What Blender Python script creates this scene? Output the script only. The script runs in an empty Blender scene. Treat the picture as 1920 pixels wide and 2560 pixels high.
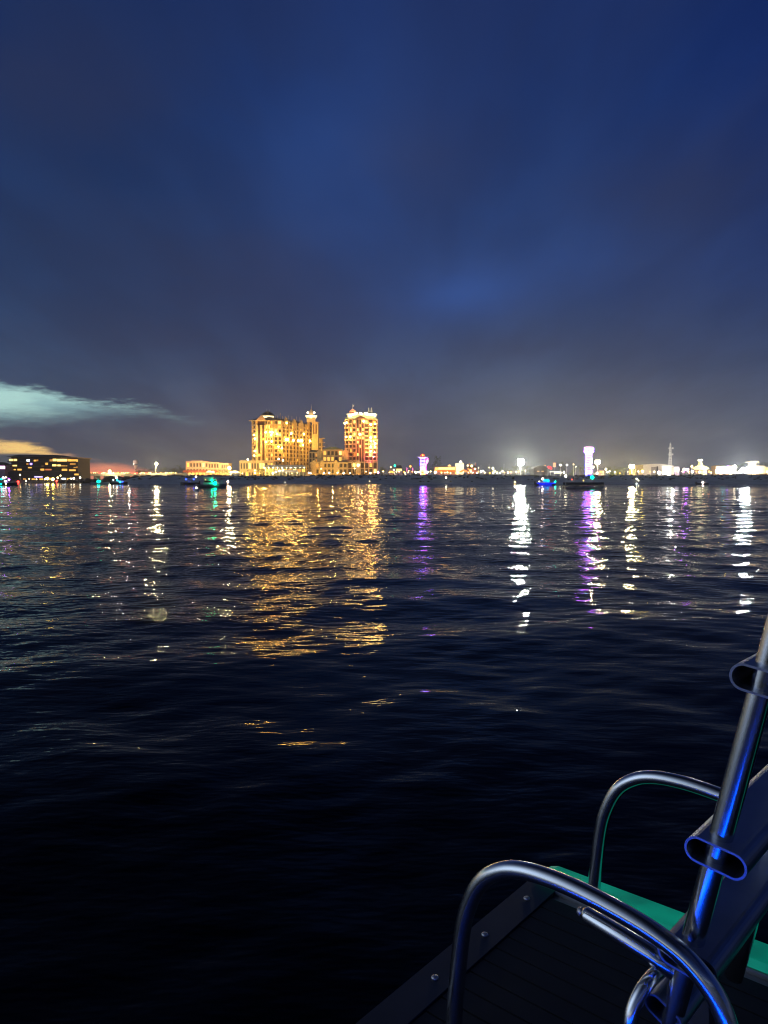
import bpy, math, random
import numpy as np
from mathutils import Vector, Matrix
R = math.radians
rnd = random.Random(7)
scene = bpy.context.scene
COL = scene.collection
F, HZ, CH = 1923.0, 1200.0, 1.65          # focal length and horizon row of the photo, eye height

def X(px, Y): return (px - 960.0) / F * Y
def Z(py, Y): return CH + (HZ - py) / F * Y
def s2l(r, g, b):
    f = lambda c: (c/255/12.92) if c/255 <= .04045 else ((c/255 + .055)/1.055)**2.4
    return (f(r), f(g), f(b))

# ------------------------------------------------------------------ materials
MATS = {}
def mat(name, col, rough=.7, metal=0.0, var=.25, scale=1.5, spec=.5):
    if name in MATS: return MATS[name]
    m = bpy.data.materials.new(name); m.use_nodes = True
    nt = m.node_tree; b = nt.nodes['Principled BSDF']
    tc = nt.nodes.new('ShaderNodeTexCoord'); n = nt.nodes.new('ShaderNodeTexNoise')
    n.inputs['Scale'].default_value = scale; n.inputs['Detail'].default_value = 4
    nt.links.new(tc.outputs['Object'], n.inputs['Vector'])
    r = nt.nodes.new('ShaderNodeValToRGB')
    r.color_ramp.elements[0].position = .3; r.color_ramp.elements[1].position = .7
    r.color_ramp.elements[0].color = (*[c*(1-var) for c in col], 1)
    r.color_ramp.elements[1].color = (*[min(1, c*(1+var)) for c in col], 1)
    nt.links.new(n.outputs['Fac'], r.inputs['Fac']); nt.links.new(r.outputs['Color'], b.inputs['Base Color'])
    b.inputs['Roughness'].default_value = rough; b.inputs['Metallic'].default_value = metal
    b.inputs['Specular IOR Level'].default_value = spec
    MATS[name] = m
    return m

def glow(name, col, strength):
    """glowing surface"""
    if name in MATS: return MATS[name]
    m = bpy.data.materials.new(name); m.use_nodes = True
    nt = m.node_tree; b = nt.nodes['Principled BSDF']
    b.inputs['Base Color'].default_value = (*[min(.8, c) for c in col], 1)
    b.inputs['Emission Color'].default_value = (*col, 1)
    b.inputs['Emission Strength'].default_value = strength
    MATS[name] = m
    return m

WALL = mat('cream_stucco', (.62, .47, .27), .85)
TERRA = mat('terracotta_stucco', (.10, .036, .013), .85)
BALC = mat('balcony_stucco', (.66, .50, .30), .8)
ROOF = mat('dark_slate_roof', (.035, .03, .035), .6)
GROOF = mat('green_metal_roof', (.16, .22, .10), .5)
DGLASS = mat('dark_window_glass', (.02, .018, .02), .1)
PANE = mat('lit_brown_pane', (.05, .024, .012), .5)  # brown of the lamplit gaps between balconies, darkened, put into the pane colour
WHITE = mat('white_paint', (.75, .74, .7), .6, var=.06)
GREY = mat('grey_concrete', (.33, .32, .30), .85)
DARKW = mat('dark_brown_stucco', (.07, .05, .05), .8)
PEACH = mat('peach_stucco', (.62, .42, .28), .85)
REDST = mat('red_stucco', (.42, .10, .05), .8)
STEEL = mat('galvanised_steel', (.45, .45, .45), .4, .8)
BLACKM = mat('black_metal', (.03, .03, .035), .5)
SCRUB = mat('dune_scrub_leaves', (.085, .066, .045), .9, var=.5, scale=.4)
LEAF = mat('leaf_green', (.085, .105, .035), .8, var=.45, scale=.6)
BARK = mat('bark', (.14, .10, .06), .9)
SAND = mat('beach_sand', (.46, .455, .45), .95, var=.15, scale=.25)
GEL = mat('white_gelcoat', (.55, .58, .6), .25, var=.05)
NAVY = mat('dark_blue_gelcoat', (.02, .03, .05), .25)
CAR = mat('car_paint', (.2, .2, .22), .3, .3)

W_HOT = glow('window_hot_white', (1, .66, .18), 2.6)
W_WARM = glow('window_warm', (1, .50, .09), 1.4)
W_AMB = glow('window_amber', (1, .42, .08), .6)
W_COOL = glow('window_cool', (.75, .9, 1), 5)
W_DIM = glow('window_dim', (1, .5, .2), .35)
L_BIG = glow('floodlight_lens_white', (1, 1, .78), 1600)
L_BIGY = glow('floodlight_lens_yellow', (1, .78, .33), 1400)
L_HOT = glow('lamp_globe_white', (1, .88, .6), 13)
L_WARM = glow('lamp_globe_warm', (1, .66, .26), 10)
L_YEL = glow('lamp_globe_yellow', (1, .68, .12), 60)
L_WALL = glow('wall_lamp_globe', (1, .60, .14), 190)
L_COOL = glow('lamp_globe_cool', (.85, .95, 1), 13)
L_RED = glow('lamp_red', (1, .03, .02), 14)
L_ORG = glow('lamp_orange', (1, .28, .03), 8)
L_PINK = glow('lamp_pink', (1, .25, .6), 25)
L_VIO = glow('lamp_violet', (.42, .08, 1), 110)
L_BLUE = glow('lamp_blue', (.02, .06, 1), 14)
L_CYAN = glow('lamp_cyan', (.02, .55, 1), 9)
L_GRN = glow('lamp_green', (.0, 1, .42), 45)
L_TEAL = glow('lamp_teal', (.0, 1, .6), 30)

# ------------------------------------------------------------------ mesh tools
class MB:
    def __init__(s): s.v = []; s.f = []
    def add(s, vs, fs):
        o = len(s.v); s.v += [tuple(v) for v in vs]; s.f += [tuple(i + o for i in f) for f in fs]; return s
    def obox(s, A, u, n, s0, s1, d0, d1, z0, z1):
        vs = []
        for z in (z0, z1):
            for a, d in ((s0, d0), (s1, d0), (s1, d1), (s0, d1)):
                vs.append((A[0] + u[0]*a + n[0]*d, A[1] + u[1]*a + n[1]*d, z))
        return s.add(vs, [(3, 2, 1, 0), (4, 5, 6, 7), (0, 1, 5, 4), (1, 2, 6, 5), (2, 3, 7, 6), (3, 0, 4, 7)])
    def box(s, x0, x1, y0, y1, z0, z1): return s.obox((0, 0), (1, 0), (0, 1), x0, x1, y0, y1, z0, z1)
    def prism(s, pts, z0, z1):
        n = len(pts)
        return s.add([(x, y, z0) for x, y in pts] + [(x, y, z1) for x, y in pts],
              [tuple(range(n - 1, -1, -1)), tuple(range(n, 2*n))] + [(i, (i+1) % n, n + (i+1) % n, n + i) for i in range(n)])
    def lathe(s, c, prof, seg=16):
        vs = []; fs = []
        for r, z in prof:
            for k in range(seg):
                a = 2*math.pi*k/seg; vs.append((c[0] + r*math.cos(a), c[1] + r*math.sin(a), c[2] + z))
        for i in range(len(prof) - 1):
            for k in range(seg):
                k2 = (k+1) % seg
                fs.append((i*seg + k, i*seg + k2, (i+1)*seg + k2, (i+1)*seg + k))
        fs.append(tuple(range(seg - 1, -1, -1))); fs.append(tuple((len(prof)-1)*seg + k for k in range(seg)))
        return s.add(vs, fs)
    def tube(s, pts, rad, seg=10, cap=True):
        pts = [Vector(p) for p in pts]; n = len(pts)
        rads = rad if isinstance(rad, (list, tuple)) else [rad]*n
        up = Vector((0, 0, 1)); vs = []; fs = []
        t0 = (pts[1] - pts[0]).normalized()
        nx = t0.cross(up)
        if nx.length < 1e-3: nx = t0.cross(Vector((0, 1, 0)))
        nx.normalize()
        for i, p in enumerate(pts):
            t = (pts[min(i+1, n-1)] - pts[max(i-1, 0)]).normalized()
            nx = (nx - t*nx.dot(t)).normalized(); ny = t.cross(nx)
            for k in range(seg):
                a = 2*math.pi*k/seg; vs.append(p + (nx*math.cos(a) + ny*math.sin(a))*rads[i])
        for i in range(n - 1):
            for k in range(seg):
                k2 = (k+1) % seg
                fs.append((i*seg + k, i*seg + k2, (i+1)*seg + k2, (i+1)*seg + k))
        if cap: fs.append(tuple(range(seg - 1, -1, -1))); fs.append(tuple((n-1)*seg + k for k in range(seg)))
        return s.add(vs, fs)
    def ball(s, c, r, seg=10, rings=6, sz=1.0):
        return s.lathe(c, [(max(1e-3, r*math.sin(math.pi*i/rings)), -r*sz*math.cos(math.pi*i/rings)) for i in range(rings+1)], seg)
    def gable(s, A, u, n, s0, s1, d0, d1, z0, z1):
        """triangular gable: ridge along n"""
        m = (s0 + s1)/2; P = lambda a, d, z: (A[0] + u[0]*a + n[0]*d, A[1] + u[1]*a + n[1]*d, z)
        return s.add([P(s0, d0, z0), P(s1, d0, z0), P(m, d0, z1), P(s0, d1, z0), P(s1, d1, z0), P(m, d1, z1)],
                     [(0, 1, 2), (5, 4, 3), (0, 2, 5, 3), (1, 4, 5, 2), (0, 3, 4, 1)])
    def hip(s, x0, x1, y0, y1, z0, z1, ix, iy):
        return s.add([(x0, y0, z0), (x1, y0, z0), (x1, y1, z0), (x0, y1, z0), (x0+ix, y0+iy, z1), (x1-ix, y0+iy, z1), (x1-ix, y1-iy, z1), (x0+ix, y1-iy, z1)],
                     [(3, 2, 1, 0), (4, 5, 6, 7), (0, 1, 5, 4), (1, 2, 6, 5), (2, 3, 7, 6), (3, 0, 4, 7)])
    def mesh(s, name, m, origin=(0, 0, 0), smooth=False):
        me = bpy.data.meshes.new(name)
        me.from_pydata([(x - origin[0], y - origin[1], z - origin[2]) for x, y, z in s.v], [], s.f)
        me.materials.append(m)
        if smooth: me.polygons.foreach_set('use_smooth', [True]*len(me.polygons))
        me.update(); return me

def tag(o, label=None, cat=None, group=None, kind=None):
    if label: o['label'] = label
    if cat: o['category'] = cat
    if group: o['group'] = group
    if kind: o['kind'] = kind
    return o

class Thing:
    def __init__(s, name, label, cat, loc=(0, 0, 0), group=None, rz=0):
        s.o = bpy.data.objects.new(name, None); COL.objects.link(s.o)
        s.o.empty_display_size = .2
        s.loc = tuple(loc); s.o.location = loc; s.o.rotation_euler.z = rz
        tag(s.o, label, cat, group)
    def part(s, name, mb, m, under=None, smooth=False, label=None, kind=None, local=False):
        me = mb.mesh(name, m, (0, 0, 0) if local else s.loc, smooth)
        o = bpy.data.objects.new(name, me); COL.objects.link(o); o.parent = under or s.o
        tag(o, label, kind=kind); return o

def solid(name, mb, m, label=None, cat=None, group=None, kind=None, origin=(0, 0, 0), smooth=False):
    o = bpy.data.objects.new(name, mb.mesh(name, m, origin, smooth)); o.location = origin
    COL.objects.link(o); return tag(o, label, cat, group, kind)

def copy_tree(o, parent=None):
    c = o.copy(); COL.objects.link(c)
    if parent: c.parent = parent
    for ch in list(o.children): copy_tree(ch, c)
    return c

def lamp_light(parent, loc, col, power, radius=.4, rel=(0, 0, 0)):
    l = bpy.data.lights.new('lamp_light', 'POINT'); l.energy = power; l.color = col; l.shadow_soft_size = radius
    o = bpy.data.objects.new('lamp_light', l); COL.objects.link(o)
    o.location = (loc[0] - rel[0], loc[1] - rel[1], loc[2] - rel[2]); o.parent = parent; return o

# ------------------------------------------------------------------ camera
cam = bpy.data.cameras.new('camera'); cam.sensor_fit = 'HORIZONTAL'; cam.sensor_width = 36
cam.lens = 36*F/1920; cam.clip_start = .05; cam.clip_end = 20000
co = bpy.data.objects.new('camera', cam); COL.objects.link(co)
co.location = (0, 0, CH); co.rotation_euler = (R(90 - 2.38), 0, 0); scene.camera = co

# ------------------------------------------------------------------ sky
SUN_EL, SUN_AZ = -4.0, -48.0
world = bpy.data.worlds.new('World'); scene.world = world; world.use_nodes = True
nt = world.node_tree; nt.nodes.clear()
def N(t, **kw):
    n = nt.nodes.new(t)
    for k, v in kw.items(): setattr(n, k, v)
    return n
def lk(a, b): nt.links.new(a, b)
def math_(op, a, b=None, c=None, clamp=False):
    n = N('ShaderNodeMath', operation=op); n.use_clamp = clamp
    for i, v in enumerate((a, b, c)):
        if v is None: continue
        if isinstance(v, (int, float)): n.inputs[i].default_value = v
        else: lk(v, n.inputs[i])
    return n.outputs[0]
def sstep(v, a, b, lo=0., hi=1.):
    n = N('ShaderNodeMapRange', interpolation_type='SMOOTHSTEP')
    lk(v, n.inputs[0])
    for i, q in ((1, a), (2, b), (3, lo), (4, hi)): n.inputs[i].default_value = q
    return n.outputs[0]
def mixc(f, a, b, blend='MIX'):
    n = N('ShaderNodeMix', data_type='RGBA', blend_type=blend)
    for i, v in ((0, f), (6, a), (7, b)):
        if isinstance(v, (int, float)): n.inputs[i].default_value = v
        elif isinstance(v, tuple): n.inputs[i].default_value = (*v, 1)
        else: lk(v, n.inputs[i])
    return n.outputs[2]
tc = N('ShaderNodeTexCoord'); sep = N('ShaderNodeSeparateXYZ'); lk(tc.outputs['Generated'], sep.inputs[0])
dx, dy, dz = sep.outputs
az = math_('MULTIPLY', math_('ARCTAN2', dx, dy), 180/math.pi)
el = math_('MULTIPLY', math_('ARCSINE', dz), 180/math.pi)
ramp = N('ShaderNodeValToRGB'); cr = ramp.color_ramp
stops = [(0, (94, 96, 100)), (2.0, (86, 90, 102)), (4.5, (72, 81, 106)), (8, (66, 82, 116)), (13, (60, 80, 125)), (19, (48, 74, 126)), (26, (36, 65, 122)), (33, (28, 56, 114)), (42, (10, 24, 62)), (56, (3, 7, 22))]
while len(cr.elements) < len(stops): cr.elements.new(.5)
for e, (p, c) in zip(cr.elements, stops): e.position = p/60; e.color = (*s2l(*c), 1)
lk(math_('DIVIDE', el, 60.0, clamp=True), ramp.inputs[0])
sky = ramp.outputs[0]
# west of the tall hotel the air is cooler and greener, to the east duller and darker
sky = mixc(sstep(az, -6, -24, 0, .45), sky, mixc(1.0, sky, (.62, .98, 1.0), 'MULTIPLY'))
sky = mixc(math_('MULTIPLY', sstep(az, 10, 34), sstep(el, 2, 22, .25, .8)), sky, mixc(1.0, sky, (.40, .47, .72), 'MULTIPLY'))
# cloud deck seen in perspective
sky = mixc(sstep(el, 2.5, 14), sky, mixc(1.0, sky, (.55, .66, .80), 'MULTIPLY'))
sky = mixc(math_('MULTIPLY', sstep(az, 2, -22), sstep(el, 5, 16)), sky, mixc(1.0, sky, (.70, .76, .74), 'MULTIPLY'))
inv = math_('DIVIDE', 1.0, math_('ADD', math_('ABSOLUTE', dz), .14))
cv = N('ShaderNodeCombineXYZ'); lk(math_('MULTIPLY', dx, inv), cv.inputs[0]); lk(math_('MULTIPLY', dy, inv), cv.inputs[1])
rot = N('ShaderNodeMapping'); lk(cv.outputs[0], rot.inputs['Vector']); rot.inputs['Rotation'].default_value = (0, 0, R(28)); rot.inputs['Scale'].default_value = (1.5, .55, 1); rot.inputs['Location'].default_value = (3.1, 1.7, 0)
cn = N('ShaderNodeTexNoise'); lk(rot.outputs[0], cn.inputs['Vector']); cn.inputs['Scale'].default_value = 1.0; cn.inputs['Detail'].default_value = 5; cn.inputs['Roughness'].default_value = .5; cn.inputs['Distortion'].default_value = .5
cloud = sstep(cn.outputs['Fac'], .40, .62)
st = N('ShaderNodeMapping'); lk(cv.outputs[0], st.inputs['Vector']); st.inputs['Rotation'].default_value = (0, 0, R(-35)); st.inputs['Scale'].default_value = (2.6, .8, 1); st.inputs['Location'].default_value = (1.3, 5.2, 0)
sn = N('ShaderNodeTexNoise'); lk(st.outputs[0], sn.inputs['Vector']); sn.inputs['Scale'].default_value = 1.6; sn.inputs['Detail'].default_value = 6; sn.inputs['Roughness'].default_value = .55
sky = mixc(math_('MULTIPLY', sstep(sn.outputs['Fac'], .38, .62), .55), sky, mixc(1.0, sky, (.66, .68, .72), 'MULTIPLY'))
def blob(a0, e0, ra, re):
    u = math_('DIVIDE', math_('SUBTRACT', az, a0), ra); v = math_('DIVIDE', math_('SUBTRACT', el, e0), re)
    return math_('EXPONENT', math_('MULTIPLY', math_('ADD', math_('MULTIPLY', u, u), math_('MULTIPLY', v, v)), -1.0))
sky = mixc(math_('MULTIPLY', cloud, sstep(el, 30, 4, .42, .34)), sky, s2l(38, 48, 82))
dusk = math_('ADD', blob(-12, 16, 9, 5), blob(-17, 9.5, 10, 2.5))
dusk = math_('ADD', dusk, blob(-4, 13, 6, 3)); dusk = math_('ADD', dusk, blob(2, 22, 6, 3)); dusk = math_('ADD', dusk, blob(19, 19, 6, 3.5)); dusk = math_('ADD', dusk, blob(10, 9.6, 5, 1.2)); dusk = math_('ADD', dusk, blob(-22, 25, 8, 3))
wn = N('ShaderNodeTexNoise'); lk(cv.outputs[0], wn.inputs['Vector']); wn.inputs['Scale'].default_value = 2.2; wn.inputs['Detail'].default_value = 4
sky = mixc(math_('MULTIPLY', math_('MULTIPLY', dusk, sstep(wn.outputs['Fac'], .25, .7, .35, 1)), .55, clamp=True), sky, s2l(44, 51, 82))
gap = math_('ADD', blob(5.5, 13.5, 4.6, 2.0), math_('MULTIPLY', blob(-3.0, 22, 6.5, 9), .5)); gap = math_('ADD', gap, math_('MULTIPLY', blob(14, 15.5, 6, 2.2), .5))
sky = mixc(math_('MULTIPLY', math_('MULTIPLY', gap, sstep(wn.outputs['Fac'], .3, .65, .6, 1)), .55, clamp=True), sky, s2l(48, 84, 156))
# bright gap under the cloud edge in the west, and the two after-glow openings below it
edgev = N('ShaderNodeCombineXYZ'); lk(math_('MULTIPLY', az, .30), edgev.inputs[0]); lk(math_('MULTIPLY', el, 1.5), edgev.inputs[1])
en = N('ShaderNodeTexNoise'); lk(edgev.outputs[0], en.inputs['Vector']); en.inputs['Scale'].default_value = 2.3; en.inputs['Detail'].default_value = 6; en.inputs['Roughness'].default_value = .6
jit = math_('MULTIPLY', math_('SUBTRACT', en.outputs['Fac'], .5), 1.0)
def curve(pts, lo, hi):                # elevation as a function of azimuth
    n = N('ShaderNodeFloatCurve'); c = n.mapping.curves[0]
    a0, a1 = pts[0][0], pts[-1][0]
    for i, (a, e) in enumerate(pts):
        p = ((a - a0)/(a1 - a0), (e - lo)/(hi - lo))
        if i == 0: c.points[0].location = p
        elif i == len(pts) - 1: c.points[-1].location = p
        else: c.points.new(*p)
    n.mapping.update()
    mr = N('ShaderNodeMapRange'); lk(az, mr.inputs[0]); mr.inputs[1].default_value = a0; mr.inputs[2].default_value = a1
    lk(mr.outputs[0], n.inputs['Value'])
    return math_('ADD', math_('MULTIPLY', n.outputs[0], hi - lo), lo)
top = curve([(-45, 8.0), (-35, 7.4), (-26.6, 6.55), (-24, 6.3), (-21.5, 5.65), (-19, 5.5), (-16.2, 5.25), (-14.6, 4.6), (-12, 4.4)], 0, 10)
bot = curve([(-45, 2.6), (-26.6, 3.85), (-23, 4.2), (-19, 4.75), (-16, 4.85), (-14.6, 4.45), (-12, 4.4)], 0, 10)
m1 = sstep(math_('SUBTRACT', math_('ADD', top, math_('MULTIPLY', jit, 1.5)), el), -.1, .6)
m2 = sstep(math_('SUBTRACT', el, math_('ADD', bot, math_('MULTIPLY', jit, -1.2))), -.7, 1.3)
m3 = sstep(az, -11.5, -17)
teal = math_('MULTIPLY', math_('MULTIPLY', m1, m2), m3)
sky = mixc(math_('MULTIPLY', teal, sstep(wn.outputs['Fac'], .3, .65, .88, .98)), sky, mixc(sstep(wn.outputs['Fac'], .35, .65), s2l(150, 194, 198), s2l(180, 224, 218)))
top2 = curve([(-45, 4.0), (-26.6, 2.75), (-24.5, 2.55), (-22.8, 1.9), (-21, 1.6), (-18, .9)], 0, 5)
bot2 = curve([(-45, 1.4), (-26.6, 1.75), (-24.5, 1.75), (-22.8, 1.6), (-21, 1.45), (-18, .9)], 0, 5)
gold = math_('MULTIPLY', sstep(math_('SUBTRACT', math_('ADD', top2, math_('MULTIPLY', jit, .7)), el), -.10, .45), sstep(math_('SUBTRACT', el, bot2), -.1, .15))
gold = math_('MULTIPLY', gold, sstep(az, -18.3, -22, 0, 1))
sky = mixc(math_('MULTIPLY', gold, sstep(en.outputs['Fac'], .36, .56, .7, 1)), sky, mixc(sstep(az, -24.5, -21), (1.15, .74, .24), (.95, .45, .25)))
pink = math_('MULTIPLY', sstep(math_('SUBTRACT', math_('ADD', curve([(-26, .3), (-22, 1.05), (-19.4, 1.25), (-17.8, .95), (-15, .35), (-12, .2)], 0, 5), math_('MULTIPLY', jit, .4)), el), -.12, .45), sstep(az, -12, -15))
sky = mixc(math_('MULTIPLY', pink, .9), sky, (.92, .29, .17))
sky = mixc(math_('MULTIPLY', blob(-96, 12, 26, 28), .95), sky, (.95, 1.2, 1.6))      # unseen sky to the left, brightened to put highlights on the handrails
nis = N('ShaderNodeTexSky', sky_type='NISHITA'); nis.sun_disc = False; nis.sun_elevation = R(SUN_EL); nis.sun_rotation = R(SUN_AZ)
bgn = N('ShaderNodeBackground'); lk(nis.outputs[0], bgn.inputs[0]); bgn.inputs[1].default_value = .05
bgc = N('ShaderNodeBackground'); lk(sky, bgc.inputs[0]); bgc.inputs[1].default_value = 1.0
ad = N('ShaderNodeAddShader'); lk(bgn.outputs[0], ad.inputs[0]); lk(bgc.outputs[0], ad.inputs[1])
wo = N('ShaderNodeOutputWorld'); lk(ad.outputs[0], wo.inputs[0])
# last after-glow of the sun, from below the cloud in the west
sun = bpy.data.lights.new('sun', 'SUN'); sun.energy = .01; sun.angle = R(30); sun.color = (1, .75, .6)
so = bpy.data.objects.new('sun', sun); COL.objects.link(so)
sd = Vector((math.sin(R(SUN_AZ)), math.cos(R(SUN_AZ)), math.tan(R(3)))); so.rotation_euler = sd.to_track_quat('Z', 'Y').to_euler()

# ------------------------------------------------------------------ water
def make_water():
    ncol, nrow = 950, 1500
    a = np.concatenate([np.linspace(-46, 46, ncol), np.linspace(46, 314, 70)[1:-1]])
    a = np.radians(a); nc = len(a)
    r = np.concatenate([np.geomspace(.8, 900, nrow), np.geomspace(900, 1150, 8)[1:]])
    dr = np.gradient(r)
    rr, aa = np.meshgrid(r, a, indexing='ij'); dd = np.broadcast_to(dr[:, None], rr.shape)
    x = rr*np.sin(aa); y = rr*np.cos(aa); z = np.zeros_like(x)
    g = np.random.default_rng(11)
    nw = 60
    lam = np.geomspace(.2, 7.5, nw)*g.uniform(.93, 1.07, nw)
    th = R(99) + g.normal(0, R(44), nw)
    ph = g.uniform(0, 2*math.pi, nw)
    tot = .092
    for l, t, p in zip(lam, th, ph):
        w = np.clip((l/dd - 2.5)/2, 0, 1); w = w*w*(3 - 2*w)
        k = 2*math.pi/l; amp = tot*math.sqrt(2/nw)*l/(2*math.pi)*(.42 if l > 3 else (.95 if l > 1.1 else (1.15 if l > .45 else 1.0)))
        env = .55 + .6*np.sin(x*.11/l**.5*1.3 + p*3)*np.sin(y*.13/l**.5 + p*5)
        z += amp*w*env*np.sin(k*(x*math.cos(t) + y*math.sin(t)) + p)
    nr = len(r)
    co_ = np.stack([x, y, z], -1).reshape(-1, 3)
    i, j = np.meshgrid(np.arange(nr - 1), np.arange(nc), indexing='ij'); j2 = (j + 1) % nc
    q = np.stack([i*nc + j, (i+1)*nc + j, (i+1)*nc + j2, i*nc + j2], -1).reshape(-1, 4)[:, ::-1]
    me = bpy.data.meshes.new('water'); nv, nf = len(co_), len(q)
    me.vertices.add(nv); me.vertices.foreach_set('co', co_.ravel())
    me.loops.add(nf*4); me.loops.foreach_set('vertex_index', q.ravel().astype(np.int32))
    me.polygons.add(nf); me.polygons.foreach_set('loop_start', np.arange(0, nf*4, 4, dtype=np.int32))
    me.polygons.foreach_set('use_smooth', np.ones(nf, dtype=bool))
    me.update(calc_edges=True); me.validate()
    global nt
    m = bpy.data.materials.new('harbour_water'); m.use_nodes = True; nt = m.node_tree
    b = nt.nodes['Principled BSDF']
    b.inputs['Base Color'].default_value = (.001, .002, .004, 1); b.inputs['IOR'].default_value = 1.11
    b.inputs['Roughness'].default_value = .03; b.inputs['Specular IOR Level'].default_value = .5
    geo = N('ShaderNodeNewGeometry')
    def slope(scale, sx, sy, detail, rough, eps, rotz, seed):
        mp = N('ShaderNodeMapping'); lk(geo.outputs['Position'], mp.inputs[0])
        def ev(off):
            ad_ = N('ShaderNodeVectorMath', operation='ADD'); lk(geo.outputs['Position'], ad_.inputs[0]); ad_.inputs[1].default_value = off
            mp = N('ShaderNodeMapping'); lk(ad_.outputs[0], mp.inputs[0]); mp.inputs['Rotation'].default_value = (0, 0, rotz)
            mp.inputs['Scale'].default_value = (sx, sy, 1); mp.inputs['Location'].default_value = (seed, seed*.7, 0)
            n = N('ShaderNodeTexNoise', noise_dimensions='2D'); lk(mp.outputs[0], n.inputs['Vector'])
            n.inputs['Scale'].default_value = scale; n.inputs['Detail'].default_value = detail; n.inputs['Roughness'].default_value = rough
            return n.outputs['Fac']
        nt.nodes.remove(mp)
        h0, hx, hy = ev((0, 0, 0)), ev((eps, 0, 0)), ev((0, eps, 0))
        return (math_('DIVIDE', math_('SUBTRACT', h0, hx), eps), math_('DIVIDE', math_('SUBTRACT', h0, hy), eps))
    dist = N('ShaderNodeVectorMath', operation='LENGTH'); lk(geo.outputs['Position'], dist.inputs[0])
    far = sstep(dist.outputs['Value'], 25, 130)
    s1 = slope(8.0, .42, 1.0, 2.5, .55, .006, R(9), 3.0)       # hand-sized ripples
    s2 = slope(.8, .5, 1.0, 2.5, .6, .03, R(-6), 9.0)         # wavelets that the mesh no longer resolves far out
    gn = N('ShaderNodeTexNoise', noise_dimensions='2D'); mg = N('ShaderNodeMapping'); lk(geo.outputs['Position'], mg.inputs[0]); mg.inputs['Scale'].default_value = (.05, .14, 1)
    lk(mg.outputs[0], gn.inputs['Vector']); gn.inputs['Scale'].default_value = 1; gn.inputs['Detail'].default_value = 3
    gust = sstep(gn.outputs['Fac'], .3, .7, .45, 1.35)
    k1 = math_('MULTIPLY', gust, sstep(dist.outputs['Value'], 5, 22, .007, .030)); k2 = math_('MULTIPLY', math_('MULTIPLY', gust, far), .055)
    cx = N('ShaderNodeCombineXYZ')
    for i in (0, 1):
        lk(math_('MULTIPLY', math_('ADD', math_('MULTIPLY', s1[i], k1), math_('MULTIPLY', s2[i], k2)), (1.7, 1.0)[i]), cx.inputs[i])
    av = N('ShaderNodeVectorMath', operation='ADD'); lk(geo.outputs['Normal'], av.inputs[0]); lk(cx.outputs[0], av.inputs[1])
    nv_ = N('ShaderNodeVectorMath', operation='NORMALIZE'); lk(av.outputs[0], nv_.inputs[0])
    lk(nv_.outputs[0], b.inputs['Normal'])
    me.materials.append(m)
    o = bpy.data.objects.new('water', me); COL.objects.link(o); tag(o, kind='structure'); return o
make_water()

# ------------------------------------------------------------------ beach spit, far land
def strip(name, xs, prof, m, wob=.0, seed=1, cx=None):
    """ground strip: for each x a list of (y, z); prof(x) returns it"""
    rows = [prof(x) for x in xs]; mb = MB(); n = len(rows[0])
    for x, row in zip(xs, rows):
        for y, z in row: mb.v.append((x, y, z))
    for i in range(len(xs) - 1):
        for j in range(n - 1): mb.f.append((i*n + j, (i+1)*n + j, (i+1)*n + j + 1, i*n + j + 1))
    return solid(name, mb, m, kind='structure', smooth=True)
def wav(x, s=0): return math.sin(x*.045 + s) + .6*math.sin(x*.11 + 2*s + 1) + .4*math.sin(x*.27 + s*3)
def spit(x):
    e = max(0., min(1., (x + 125)/25)); e = e*e*(3 - 2*e)
    sh = 1.5*wav(x, 2) + (0 if x < 40 else 2)
    c = (3.7 + .22*wav(x, 1))*e
    y0 = 308 + sh
    return [(y0 - 14, -1.2), (y0, 0.0), (y0 + 5, .45*e + .02), (y0 + 12, 1.0*e), (y0 + 17, 1.7*e), (y0 + 23, c*.86), (y0 + 29, c), (y0 + 40, c*.8), (y0 + 55, .8*e), (y0 + 66, -1.2)]
strip('beach', [-130 + 3*i for i in range(165)], spit, SAND)
def sandy(px, Y=320): return X(px, Y)
# dune scrub: a mat of small leafy tufts over the crest of the spit
def leafy(mb, c, r, n, size, rg, flat=1.0):
    for _ in range(n):
        d = Vector((rg.gauss(0, 1), rg.gauss(0, 1), rg.gauss(0, 1)))
        d = d.normalized()*r*(rg.random()**.4); p = Vector(c) + Vector((d.x, d.y, d.z*flat))
        u = Vector((rg.gauss(0, 1), rg.gauss(0, 1), rg.gauss(0, .6))).normalized(); v = u.cross(Vector((rg.gauss(0, 1), rg.gauss(0, 1), rg.gauss(0, 1)))).normalized()
        s = size*rg.uniform(.6, 1.3)
        mb.add([p - u*s, p + v*s*.5, p + u*s, p - v*s*.5], [(0, 1, 2, 3)])
scr = MB(); rg = random.Random(5)
for k in range(1500):
    x = rg.uniform(-118, 330); row = spit(x); t = rg.random()
    i = 4 + int(t*3.99); f = rg.random(); (ya, za), (yb, zb) = row[i], row[i+1]
    if rg.random() < .25: i = 3
    r = rg.uniform(.35, .95)
    leafy(scr, (x, ya + (yb - ya)*f, za + (zb - za)*f + r*.2), r, 16, .34, rg, .55)
solid('dune_scrub', scr, SCRUB, 'low dark scrub covering the dune crest behind the beach', None, kind='stuff')

land = MB()
for (x0, x1, y0, y1, z) in ((-150, 520, 600, 1110, 1.5), (-1000, -150, 470, 1110, 1.7), (520, 1100, 640, 1110, 1.5)):
    land.box(x0, x1, y0, y1, -2, z)
solid('land', land, GREY, kind='structure')
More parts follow.
